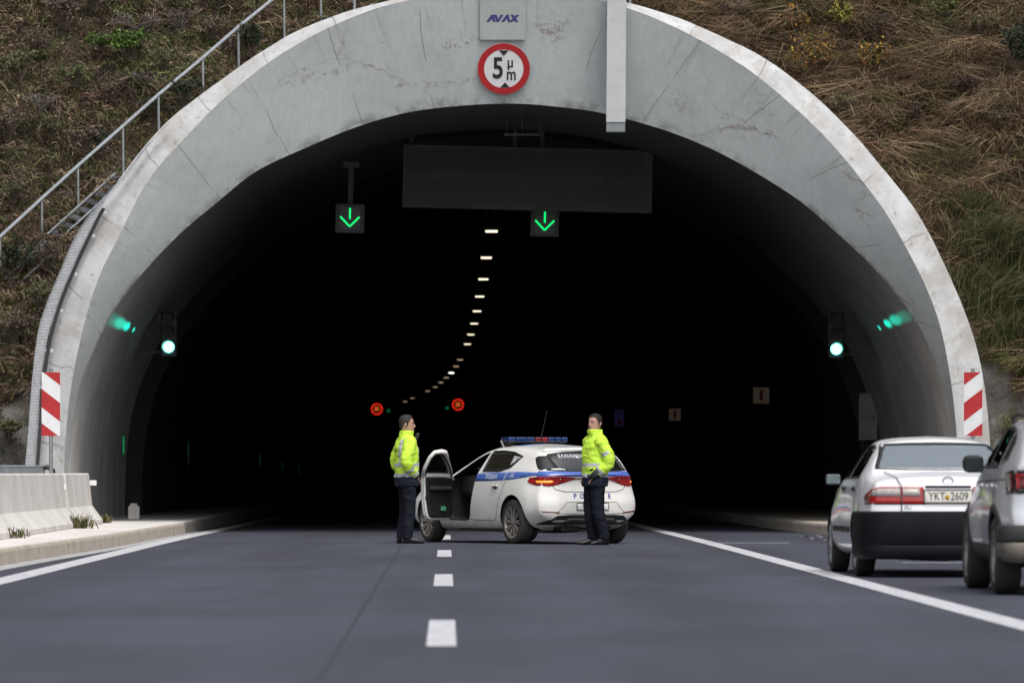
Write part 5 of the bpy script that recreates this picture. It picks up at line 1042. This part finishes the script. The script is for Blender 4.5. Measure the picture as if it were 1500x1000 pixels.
sc.patch('plate_garnish', [(.225, .884), (-.225, .884), (-.225, .905), (.225, .905)], 'B', .012, pbr('dark_garnish', (.05, .035, .06), .4), thick=.012)
sp_ = sc.patch('license_plate', [(.24, .735), (-.24, .735), (-.24, .860), (.24, .860)], 'B', .016, pbr('old_plate', (.60, .585, .53), .5, 0, .12, 14), thick=.012); sc.text('plate_text', 'YKT  2609', 0, .797, .112, 'B', M['ink'], sp_, .021, sx=.80)
fr = MB(); sc.ribbon(fr, [(.24, .735), (.24, .860), (-.24, .860), (-.24, .735), (.24, .735)], 'B', .012, .018); fr.build('plate_frame', M['trim'], sp_, fix=False); sc.patch('plate_sticker', [(.012+.022*math.cos(a), .79+.026*math.sin(a)) for a in np.linspace(0, 6.28, 14)[:-1]], 'B', .022, pbr('yellow_sticker', (.5, .3, .04), .5), sp_)
sc.text('badge_text', 'XLi', .40, .69, .05, 'B', M['gap'], off=.008)
bd = MB().lathe([(.030, .002), (.036, -.008), (.042, .002)], 24, 0, 'x').build('emblem', M['chrome'], sc.root); bd.location = sc.proj(0, .955, 'B', .004); bd.scale = (1, 1.4, 1)
sc.patch('side_moulding', [(1.0, .435), (2.05, .435), (2.05, .49), (1.0, .49)], 'L', .014, M['trim'], thick=.016); sc.patch('side_moulding', [(.42, .435), (.95, .435), (.95, .49), (.38, .49)], 'L', .014, M['trim'], thick=.016)
for x in (1.22, .22):
    h_ = MB().box((0, 0, 0), (.16, .03, .045), bev=.012).build('door_handle', M['trim'], sc.root); h_.location = sc.proj(x, .87, 'L', .012)
for sg_ in (1, -1):
    mi = MB().box((1.88, sg_*.865, .965), (.12, .165, .115), bev=.04).build('wing_mirror', M['trim'], sc.root); MB().box((1.817, sg_*.865, .965), (.006, .135, .088), bev=.002).build('mirror_glass', M['mirrorglass'], mi); MB().box((1.90, sg_*.84, .965), (.05, .10, .04)).build('mirror_arm', M['trim'], mi)
sc.wheels(.205, 'cover', M['tyre'], M['hubcap']); sc.underbody(); seats(sc.root, 1.15, .25, .34, 0); MB().box((1.75, 0, .84), (.4, 1.3, .24), bev=.08).build('dashboard', M['cabin'], sc.root)
MB().box((-.32, 0, 1.02), (.34, 1.2, .03), bev=.01).build('parcel_shelf', pbr('grey_shelf', (.22, .22, .22), .8), sc.root)
MB().tube([(-1.02, -.35, .19), (-.7, -.35, .2)], .03, 8).build('exhaust', M['dark'], sc.root)

# ---------------------------------------------------------------- silver compact SUV
VT = dict(zb=[(-.72, .36), (-.5, .28), (-.2, .22), (2.3, .22), (3.35, .26)], ys=[(-.72, .66), (-.4, .72), (2.4, .76), (3.35, .5)], zl=[(-.72, .50), (0, .40), (3.35, .42)], yl=[(-.72, .76), (-.4, .83), (0, .875), (1.2, .862), (2.5, .875), (3.0, .82), (3.35, .6)], zm=[(-.72, .74), (0, .74), (3.35, .66)], ym=[(-.72, .785), (-.4, .85), (0, .88), (1.2, .868), (2.5, .88), (3.0, .83), (3.35, .62)],
    zbelt=[(-.72, 1.07), (0, 1.07), (1.2, 1.04), (2.2, 1.0), (3, .90), (3.35, .76)], yb=[(-.72, .735), (-.3, .79), (.5, .82), (1.5, .82), (2.2, .80), (3.35, .55)],
    zr=[(-.72, 1.09), (-.60, 1.22), (-.45, 1.38), (-.2, 1.455), (.6, 1.485), (1.1, 1.46), (1.5, 1.36), (2.0, 1.11), (2.2, 1.03), (3, .93), (3.35, .78)], yr=[(-.72, .69), (-.4, .64), (.3, .63), (1.1, .63), (1.5, .66), (2.0, .74), (3, .62), (3.35, .4)],
    zc=[(-.72, 1.12), (-.62, 1.26), (-.50, 1.44), (-.3, 1.505), (.4, 1.545), (1.0, 1.53), (1.4, 1.44), (2.0, 1.13), (2.2, 1.08), (3, .98), (3.35, .8)])
hv_ = R(90)+R(.65); fw = Vector((math.cos(hv_), math.sin(hv_), 0)); lf = Vector((-fw.y, fw.x, 0)); sw = P(1473, 869.5, 48.55); sw.z = 0
vc = Car('silver_suv', 'silver compact SUV cut by the right edge of the photo', VT, -.72, 3.35, M['silver'], 2.56, 1.54, .33, .215, [(.2, .10), (.38, .03), (.5, 0), (.62, .0), (.75, .05), (1.0, .06), (1.1, .03), (1.2, 0)], .16, sw-lf*.77, hv_)
VF = [(1.17, 1.075), (1.13, 1.42), (1.28, 1.40), (1.60, 1.275), (1.92, 1.10)]; VR = [(1.08, 1.08), (1.05, 1.43), (.5, 1.43), (.16, 1.40), (.30, 1.085)]; VQ = [(.05, 1.39), (.16, 1.10), (-.18, 1.14), (-.22, 1.33)]
VB = [(-.62, 1.14), (-.54, 1.40), (0, 1.435), (.54, 1.40), (.62, 1.14)]
vc.body((.06, -.45, 1.95, .42), [(shrink(w_, .94), a, b) for w_ in (VF, VR) for a, b in ((.35, 1.3), (-1.3, -.35))], (shrink(VB, .94), -1.2, -.4), ([(-.64, 1.13), (-.54, 1.42), (0, 1.46), (.54, 1.42), (.64, 1.13)], 1.1, 2.7), .375, .34)
for vw in ('L', 'R'):
    for w_ in (VF, VR): vc.ring('window_surround', shrink(w_, 1.06), shrink(w_, .93), vw, .002, M['trim']); vc.patch('side_window', w_, vw, -.002, M['glassblack'])
vc.patch('quarter_window', VQ, 'L', .003, M['lampblk']); vc.patch('tailgate_glass', VB, 'B', .003, M['glassblack']); vc.patch('windscreen', [(-.66, 1.13), (-.56, 1.425), (0, 1.465), (.56, 1.425), (.66, 1.13)], 'F', -.004, M['glass'])
for sg_ in (1, -1):
    t_ = vc.patch('taillight', [(sg_*a, b) for a, b in [(.80, .855), (.795, 1.03), (.76, 1.055), (.40, 1.055), (.40, .87)]], 'B', .008, M['lampblk'], cell=.04, thick=.015)
    c_ = MB(); vc.ribbon(c_, [(sg_*.72, .90), (sg_*.72, 1.02), (sg_*.50, 1.02)], 'B', .022, .014); vc.ribbon(c_, [(sg_*.50, .92), (sg_*.66, .92), (sg_*.66, .985), (sg_*.50, .985)], 'B', .018, .014); c_.build('light_strip', M['lampred'], t_, fix=False)
    m_ = vc.patch('red_lens', [(sg_*a, b) for a, b in [(.775, .90), (.77, 1.02), (.60, 1.03), (.58, .905)]], 'B', .011, M['lampdk'], t_, cell=.04); l2 = MB(); vc.ribbon(l2, [(sg_*.62, .985), (sg_*.655, .985), (sg_*.655, .935), (sg_*.62, .935)], 'B', .012, .017); l2.build('led_mark', M['whitetxt'], t_, fix=False)
    if sg_ > 0: vc.patch('wrap_lens', [(-.66, .86), (-.66, 1.045), (-.50, 1.03), (-.47, .90)], 'L', .008, M['lampblk'], t_, thick=.015)
vpath = [(-.34-.26*a, .872-.025*a*a) for a in np.linspace(0, 1, 12)]+[(-.60-.16*math.sin(a), .847-.22*(1-math.cos(a))) for a in np.linspace(0, math.pi/2, 9)[1:]]+[(-.765-.02*(1-(y/.62)**2), y) for y in np.linspace(.60, 0, 6)]
vfull = vpath+[(x, -y) for x, y in vpath[-2::-1]]
vo_ = MB().grid(sweep_plan(vfull, [(-.05, .595), (0, .59), (.014, .57), (.016, .47), (.004, .45)], 1)).build('rear_bumper', M['clad'], vc.root, auto=40, fix=False); vo_.modifiers.new('t', 'SOLIDIFY').thickness = .02
vp2 = MB().grid(sweep_plan(vfull, [(.004, .448), (.012, .42), (.0, .33), (-.05, .28), (-.12, .27)], 1)).build('bumper_skirt', pbr('dusty_skirt', (.15, .135, .11), .75, 0, .3, 5), vc.root, auto=40, fix=False); vp2.modifiers.new('t', 'SOLIDIFY').thickness = .02
for sg_ in (1, -1): o = MB().box((-.775, sg_*.56, .515), (.02, .17, .055), bev=.006).build('rear_reflector', M['lampred'], vc.root); o.rotation_euler.z = 0
for x in (0, 2.56):
    c0 = [(x+.43*math.cos(a), .345+.43*math.sin(a)) for a in np.linspace(R(-12), R(192), 40)]; c1 = [(x+.365*math.cos(a), .345+.365*math.sin(a)) for a in np.linspace(R(-12), R(192), 40)]
    for vw in ('L', 'R'):
        V = []
        for p, q in zip(c0, c1): V += [vc.proj(*p, vw, .012), vc.proj(*q, vw, .012)]
        vc.finish('arch_cladding', V, [[2*k, 2*k+1, 2*k+3, 2*k+2] for k in range(39)], vw, M['clad'], None, .02)
vc.patch('sill_cladding', [(.42, .26), (2.14, .26), (2.14, .42), (.42, .42)], 'L', .010, M['clad'], thick=.015)
vm_ = MB(); vc.ribbon(vm_, [(1.10, .42), (1.10, .8), (1.115, 1.06)], 'L', .009); vc.ribbon(vm_, [(.36, .60), (.18, .86), (.22, 1.08)], 'L', .009); vc.ribbon(vm_, [(2.05, .42), (2.08, .7), (1.99, 1.04)], 'L', .009); vc.ribbon(vm_, [(2.1, .95), (.2, .97), (-.45, .98)], 'L', .010); vm_.build('shut_lines', M['gap'], vc.root, fix=False)
for x in (1.28, .32): h_ = MB().box((0, 0, 0), (.18, .03, .035), bev=.012).build('door_handle', M['silver'], vc.root); h_.location = vc.proj(x, .92, 'L', .02)
for sg_ in (1, -1):
    mi = MB().box((1.75, sg_*.885, 1.112), (.14, .185, .155), bev=.05).build('wing_mirror', M['trim'], vc.root); MB().box((1.677, sg_*.885, 1.112), (.006, .15, .12), bev=.002).build('mirror_glass', pbr('dim_mirror', (.03, .04, .045), .12, .5), mi); MB().box((1.77, sg_*.83, 1.06), (.06, .10, .05)).build('mirror_arm', M['trim'], mi)
for y in (.60, -.60): MB().tube([(-.15, y, 1.475), (-.05, y, 1.515), (.6, y, 1.535), (1.0, y, 1.515), (1.1, y, 1.475)], .016, 8).build('roof_rail', M['trim'], vc.root)
vc.wheels(.225, 'five', M['tyredirt'], M['alloy']); vc.underbody(); seats(vc.root, 1.2, .3, .42, 0); MB().box((1.85, 0, .90), (.4, 1.35, .3), bev=.08).build('dashboard', M['cabin'], vc.root)
# ================================================================ PEOPLE
def cloth(name, col, var=.1, em=0, rough=.8):
    m, nt, b, N, L = newmat(name); v = coords(nt); f = tnoise(nt, v, 5, 5, .6, .3, .7)
    L(mix(nt, f, tuple(c*(1-var) for c in col), tuple(min(1, c*(1+var)) for c in col)), b.inputs['Base Color']); b.inputs['Roughness'].default_value = rough; b.inputs['Specular IOR Level'].default_value = .2
    bump(nt, b, mathn(nt, 'ADD', tnoise(nt, v, 9, 4), mathn(nt, 'MULTIPLY', tnoise(nt, v, 60, 2), .15)), .5, .02); return m
M['hivis'] = cloth('hi_vis_yellow', (.56, .84, .075), .08); M['band'] = cloth('reflective_band', (.44, .455, .47), .12, rough=.45); M['navycloth'] = cloth('navy_cloth', (.013, .017, .030), .2); M['trous'] = cloth('dark_trousers', (.0075, .009, .016), .25)
M['boot'] = pbr('black_boot', (.012, .012, .013), .45, 0, .3, 20); M['hair'] = pbr('dark_hair', (.010, .008, .0075), .75, 0, .5, 60, bmp=(90, .6, .004)); M['hairgrey'] = pbr('greying_hair', (.018, .0165, .016), .75, 0, .5, 60, bmp=(90, .6, .004))
M['skin'] = pbr('skin', (.44, .255, .185), .55, 0, .12, 14); M['feature'] = pbr('dark_feature', (.03, .018, .014), .6); M['lip'] = pbr('lip', (.34, .15, .12), .5); M['glove'] = pbr('dark_glove', (.012, .014, .018), .7)
def oval(secs, n=24, power=2.0):
    """closed tube of horizontal ovals (z, rx, ry, cx, cy)"""
    m = MB(); rows = []
    for z, rx, ry, ox, oy in secs:
        r = []
        for k in range(n):
            a = 2*math.pi*k/n; c, s_ = math.cos(a), math.sin(a); e = 2/power
            r.append(Vector((ox+rx*math.copysign(abs(c)**e, c), oy+ry*math.copysign(abs(s_)**e, s_), z)))
        rows.append(r)
    m.grid(rows, 0, True); m.add(rows[0], [tuple(range(n))[::-1]]); m.add(rows[-1], [tuple(range(n))]); return m
def curve_pts(pts, rad, k=6):
    q = []; r = []
    P_ = [np.array(p, float) for p in pts]
    for i in range(len(P_)-1):
        p0, p1, p2, p3 = P_[max(i-1, 0)], P_[i], P_[i+1], P_[min(i+2, len(P_)-1)]
        for j in range(k):
            t = j/k; q.append(.5*((2*p1)+(-p0+p2)*t+(2*p0-5*p1+4*p2-p3)*t*t+(-p0+3*p1-3*p2+p3)*t**3)); r.append(rad[i]*(1-t)+rad[i+1]*t)
    q.append(P_[-1]); r.append(rad[-1]); return q, r
def limb(m, pts, rad, n=14): q, r = curve_pts(pts, rad); m.tube(q, r, n)
def fused(name, mbs, mat, voxel, smooth_it, parent, wrinkle=0, wfreq=7, seed=0):
    """parts fused into one continuous skin"""
    big = MB()
    for b in mbs: big.add(b.v, b.f)
    o = big.build('tmp', mat)
    md = o.modifiers.new('r', 'REMESH'); md.mode = 'VOXEL'; md.voxel_size = voxel; md.adaptivity = 0
    s = o.modifiers.new('s', 'SMOOTH'); s.factor = .5; s.iterations = smooth_it
    dg = bpy.context.evaluated_depsgraph_get(); dg.update(); me = bpy.data.meshes.new_from_object(o.evaluated_get(dg)); bpy.data.objects.remove(o); me.name = name
    if wrinkle:
        no = [v.normal.copy() for v in me.vertices]
        for v, nn in zip(me.vertices, no):
            c = v.co; w = mnoise.noise(Vector((c.x*wfreq, c.y*wfreq, c.z*wfreq*1.7+seed)))+.6*(1-2*abs(mnoise.noise(Vector((c.x*wfreq*1.6+c.z*6, c.y*wfreq*1.6, c.z*wfreq*2.2+seed)))))
            v.co = c+nn*wrinkle*w
    me.polygons.foreach_set('use_smooth', [True]*len(me.polygons)); me.update()
    ob = bpy.data.objects.new(name, me); COL.objects.link(ob); ob.parent = parent; ob.data.materials.clear()
    for mm in (mat if isinstance(mat, (list, tuple)) else [mat]): ob.data.materials.append(mm)
    return ob
def seg_t(p, a, b):
    ab = b-a; t = max(0, min(1, (p-a).dot(ab)/ab.dot(ab))); return t, (p-(a+ab*t)).length
def person(name, loc, yaw, head_yaw, scale, label, kind, arms, legs, hair):
    root = empty(name, loc, yaw); root.scale = (scale,)*3; tag(root, label, 'person')
    hr = Matrix.Translation((0, 0, 1.56)) @ Matrix.Rotation(head_yaw, 4, 'Z') @ Matrix.Translation((0, 0, -1.56))
    HS = [(1.545, .040, .050, 0, -.022), (1.56, .052, .072, 0, -.024), (1.585, .060, .084, 0, -.016), (1.62, .069, .093, 0, -.008), (1.66, .074, .098, 0, 0), (1.70, .0765, .100, 0, .003), (1.735, .074, .096, 0, .006), (1.765, .063, .082, 0, .008), (1.785, .045, .058, 0, .008), (1.795, .018, .024, 0, .008)]
    head = oval(HS, 28, 2.15); nose = MB().tube([(0, -.088, 1.695), (0, -.105, 1.66), (0, -.112, 1.645), (0, -.094, 1.632)], [.008, .012, .015, .010], 10); brow = MB().tube([(-.045, -.084, 1.698), (0, -.094, 1.70), (.045, -.084, 1.698)], [.008, .011, .008], 8); chin = MB().tube([(-.012, -.082, 1.565), (.012, -.082, 1.565)], .018, 8)
    ears = MB()
    for s in (-1, 1): ears.tube([(s*.073, .012, 1.635), (s*.083, .02, 1.665), (s*.080, .022, 1.69)], [.010, .016, .012], 8)
    for b in (head, nose, brow, chin, ears): b.v = [tuple(hr @ Vector(v)) for v in b.v]
    neck = oval([(1.46, .066, .066, 0, .012), (1.52, .058, .062, 0, .008), (1.58, .055, .060, 0, .002), (1.63, .05, .055, 0, 0)], 20)
    torso = oval([(.83, .12, .09, 0, .005), (.93, .165, .115, 0, .005), (1.06, .152, .105, 0, 0), (1.25, .165, .112, 0, 0), (1.38, .178, .108, 0, .005), (1.45, .14, .08, 0, .01), (1.49, .07, .06, 0, .012)], 24)
    bits = [head, nose, brow, chin, ears, neck, torso]
    for (sh, el, wr_) in arms:
        b = MB(); limb(b, [sh, el, wr_], [.052, .042, .028]); d = (Vector(wr_)-Vector(el)).normalized(); sx = 1 if sh[0] > 0 else -1; across = Vector((0, 0, 1)).cross(d).normalized(); w0 = Vector(wr_); palm = w0+d*.095
        b.tube([w0-d*.02, w0+d*.04, palm], [.026, .036, .033], 10)
        for k, ln in enumerate((.070, .080, .074, .058)):
            o0 = palm+across*(.030-.020*k); b.tube([o0-d*.02, o0+d*ln*.45+Vector((0, 0, -.004)), o0+d*ln*.8+Vector((0, 0, -.018)), o0+d*ln+Vector((0, 0, -.034))], [.0095, .009, .008, .0065], 8)
        b.tube([w0+d*.03+across*.03, w0+d*.065+across*.052, w0+d*.10+across*.058], [.012, .011, .008], 8); bits.append(b)
    for hip, kn, an in legs:
        b = MB(); limb(b, [hip, kn, an], [.088, .058, .042]); b.tube([Vector(an)+Vector((0, .02, -.02)), Vector(an)+Vector((0, -.09, -.05))], [.032, .018], 8); bits.append(b)
    body = fused('body', bits, M['skin'], .0065, 2, root)
    # face and hair
    def hb(mb, nm, mat, p): o = mb.build(nm, mat, p, smooth=True); o.data.transform(hr); return o
    for s in (-1, 1):
        hb(MB().tube([(s*.020, -.089, 1.676), (s*.043, -.078, 1.677)], .005, 8), 'eye', M['feature'], body)
        hb(MB().tube([(s*.014, -.0985, 1.699), (s*.034, -.094, 1.704), (s*.054, -.078, 1.697)], [.005, .006, .003], 6), 'eyebrow', hair, body)
    hb(MB().tube([(-.022, -.089, 1.605), (0, -.098, 1.607), (.022, -.089, 1.605)], [.003, .005, .003], 6), 'mouth', M['lip'], body)
    zs = [h[0] for h in HS]; H2 = []
    for z in np.linspace(1.600, 1.795, 34):
        c4 = [float(interp([(h[0], h[j]) for h in HS], z)) for j in (1, 2, 4)]; k = 1.035; lift = .010*max(0, (z-1.74)/.055); back = .016*max(0, min(1, (1.66-z)/.06))
        H2.append((z+lift, c4[0]*k+.003, c4[1]*k+.003-back*.6, 0, c4[2]+back))
    n = 56; hm = oval(H2, n, 2.12); m2 = MB(); LINE = [(0, 1.766), (.5, 1.766), (.85, 1.752), (1.15, 1.722), (1.35, 1.688), (1.48, 1.650), (1.62, 1.652), (1.72, 1.700), (2.0, 1.695), (2.25, 1.655), (2.6, 1.615), (3.15, 1.606)]
    for f in hm.f:
        c = sum((Vector(hm.v[i]) for i in f), Vector())/len(f); phi = abs(math.atan2(c.x, -(c.y-.004)))
        if c.z < float(interp(LINE, phi))+.006*mnoise.noise(c*70): continue
        m2.f.append(f); m2.m.append(0)
    m2.v = [tuple(Vector(v)+Vector((0, 0, .006*mnoise.noise(Vector(v)*55)))+Vector(v).normalized()*.004*mnoise.noise(Vector(v)*90)) for v in hm.v]; ho = hb(m2, 'hair', hair, root); md = ho.modifiers.new('t', 'SOLIDIFY'); md.thickness = .007; md.offset = 0
    # trousers, boots
    tb = [oval([(.80, .13, .10, 0, .005), (.90, .178, .128, 0, .005), (1.02, .168, .118, 0, 0), (1.10, .158, .112, 0, 0)], 24)]
    for hip, kn, an in legs:
        b = MB(); a_ = Vector(an); limb(b, [Vector(hip)+Vector((0, 0, .02)), kn, a_+Vector((0, .004, .06)), a_+Vector((0, -.004, -.01))], [.108, .084, .076, .080]); tb.append(b)
    fused('trousers', tb, M['trous'], .011, 4, root, .008, 9, 3)
    for hip, kn, an in legs:
        b = MB(); a_ = Vector((an[0], an[1], 0)); rows = []; sx = 1 if an[0] > 0 else -1
        for y, w, h in ((.085, .02, .05), (.08, .036, .09), (.03, .040, .12), (-.05, .042, .10), (-.11, .049, .075), (-.17, .047, .058), (-.205, .034, .045), (-.22, .014, .03)):
            out = -sx*y*-.22; rows.append([a_+Vector((w*math.cos(t)-sx*y*.18, y, max(0.0, h*.5+h*.5*math.sin(t)))) for t in np.linspace(0, 2*math.pi, 16, endpoint=False)])
        b.grid(rows, 0, True); b.add(rows[0], [tuple(range(16))]); b.add(rows[-1], [tuple(range(16))[::-1]]); b.tube([a_+Vector((0, .02, .05)), a_+Vector((0, .02, .17))], [.05, .052], 14); b.build('boot', M['boot'], root, auto=50)
    # jacket
    jt = oval([(.80, .190, .150, 0, .0), (.815, .205, .165, 0, .0), (.95, .205, .165, 0, 0), (1.05, .200, .158, 0, 0), (1.20, .205, .160, 0, 0), (1.34, .212, .155, 0, .005), (1.42, .195, .130, 0, .010), (1.475, .135, .100, 0, .012), (1.51, .098, .092, 0, .008), (1.56, .094, .096, 0, .0), (1.585, .092, .094, 0, 0)], 30, 2.3)
    jb = [jt]; am = []
    for sh, el, wr_ in arms:
        b = MB(); s_, e_, w_ = Vector(sh), Vector(el), Vector(wr_); limb(b, [s_+Vector((-.05 if sh[0] > 0 else .05, 0, .015)), s_, e_, w_, w_+(w_-e_).normalized()*.03], [.085, .092, .080, .064, .060]); jb.append(b); am.append((s_, e_, w_))
    jo = fused('jacket', jb, [M['hivis'], M['band'], M['navycloth']], .0085, 3, root, .0115, 7.5, 11 if kind else 5); mi = []
    for p in jo.data.polygons:
        c = p.center; best = None
        for s_, e_, w_ in am:
            for k, (a, b) in enumerate(((s_, e_), (e_, w_+(w_-e_).normalized()*.05))):
                t, dd = seg_t(c, a, b)
                if best is None or dd < best[0]: best = (dd, k, t, a, b)
        tor = (abs(c.x)/.212)**2+(c.y/.163)**2; arm = best[0] < .105 and (tor > 1.06 or best[0] < .055) and c.z < 1.40; mtl = 0; z = c.z
        if arm:
            k, t = best[1], best[2]
            if kind == 0:     # waist-band officer: bands on forearm
                if k == 1 and t > .90: mtl = 2
                if k == 1 and (.30 < t < .50): mtl = 1
                if k == 1 and (.70 < t < .88): mtl = 1
            else:
                if k == 0 and .50 < t < .68: mtl = 1
                if k == 1 and .55 < t < .76: mtl = 1
                if k == 1 and t > .80: mtl = 2
        else:
            if z < .935: mtl = 2
            elif z < (.985): mtl = 1
            elif 1.075 < z < 1.125: mtl = 1
            elif kind == 0 and z > 1.1 and (.095 < abs(c.x) < .15 and z < 1.47): mtl = 1
        mi.append(mtl)
    jo.data.polygons.foreach_set('material_index', mi); jo.data.update()
    if kind == 0:
        t = MB(); text_mb(t, 'ΑΣΤΥΝΟΜΙΑ', lambda a, b: (-a, .172-.35*a*a, 1.30+b), .06, sx=.9); t.build('back_lettering', M['trous'], jo, fix=False)
        MB().box((-.10, -.12, 1.505), (.05, .05, .10), rot=Matrix.Rotation(.4, 3, 'X'), bev=.015).build('radio_microphone', M['boot'], root)
    else:
        for s in (-1, 1): MB().box((s*.155, .0, 1.475), (.10, .05, .014), rot=Matrix.Rotation(s*.42, 3, 'Y'), bev=.004).build('shoulder_strap', M['hivis'], jo)
        MB().tube([(.20, -.03, 1.02), (.17, -.085, .96), (.135, -.125, .92)], [.060, .058, .045], 12).build('glove', M['glove'], root, smooth=True)
    return root
ARMS = [((-.188, .01, 1.40), (-.262, .085, 1.14), (-.172, -.048, .985)), ((.188, .01, 1.40), (.262, .085, 1.14), (.172, -.048, .985))]
LEG1 = [((-.088, .005, .92), (-.098, -.012, .50), (-.105, .02, .085)), ((.088, .005, .92), (.098, -.012, .50), (.105, .035, .085))]
LEG2 = [((-.088, .005, .92), (-.100, -.03, .50), (-.108, .02, .085)), ((.088, .005, .92), (.098, -.0, .50), (.105, .08, .085))]
o1_ = P(596, 795, 82.9); o1_.z = 0; o2_ = P(871.5, 797.5, 81.3); o2_.z = 0
person('person', o1_, R(108), R(-14), 1.036, 'police officer seen from behind in yellow jacket beside the open door', 0, ARMS, LEG1, M['hairgrey'])
person('person', o2_, R(-64), R(22), 1.036, 'police officer facing the camera in yellow jacket behind the police car', 1, ARMS, LEG2, M['hair'])
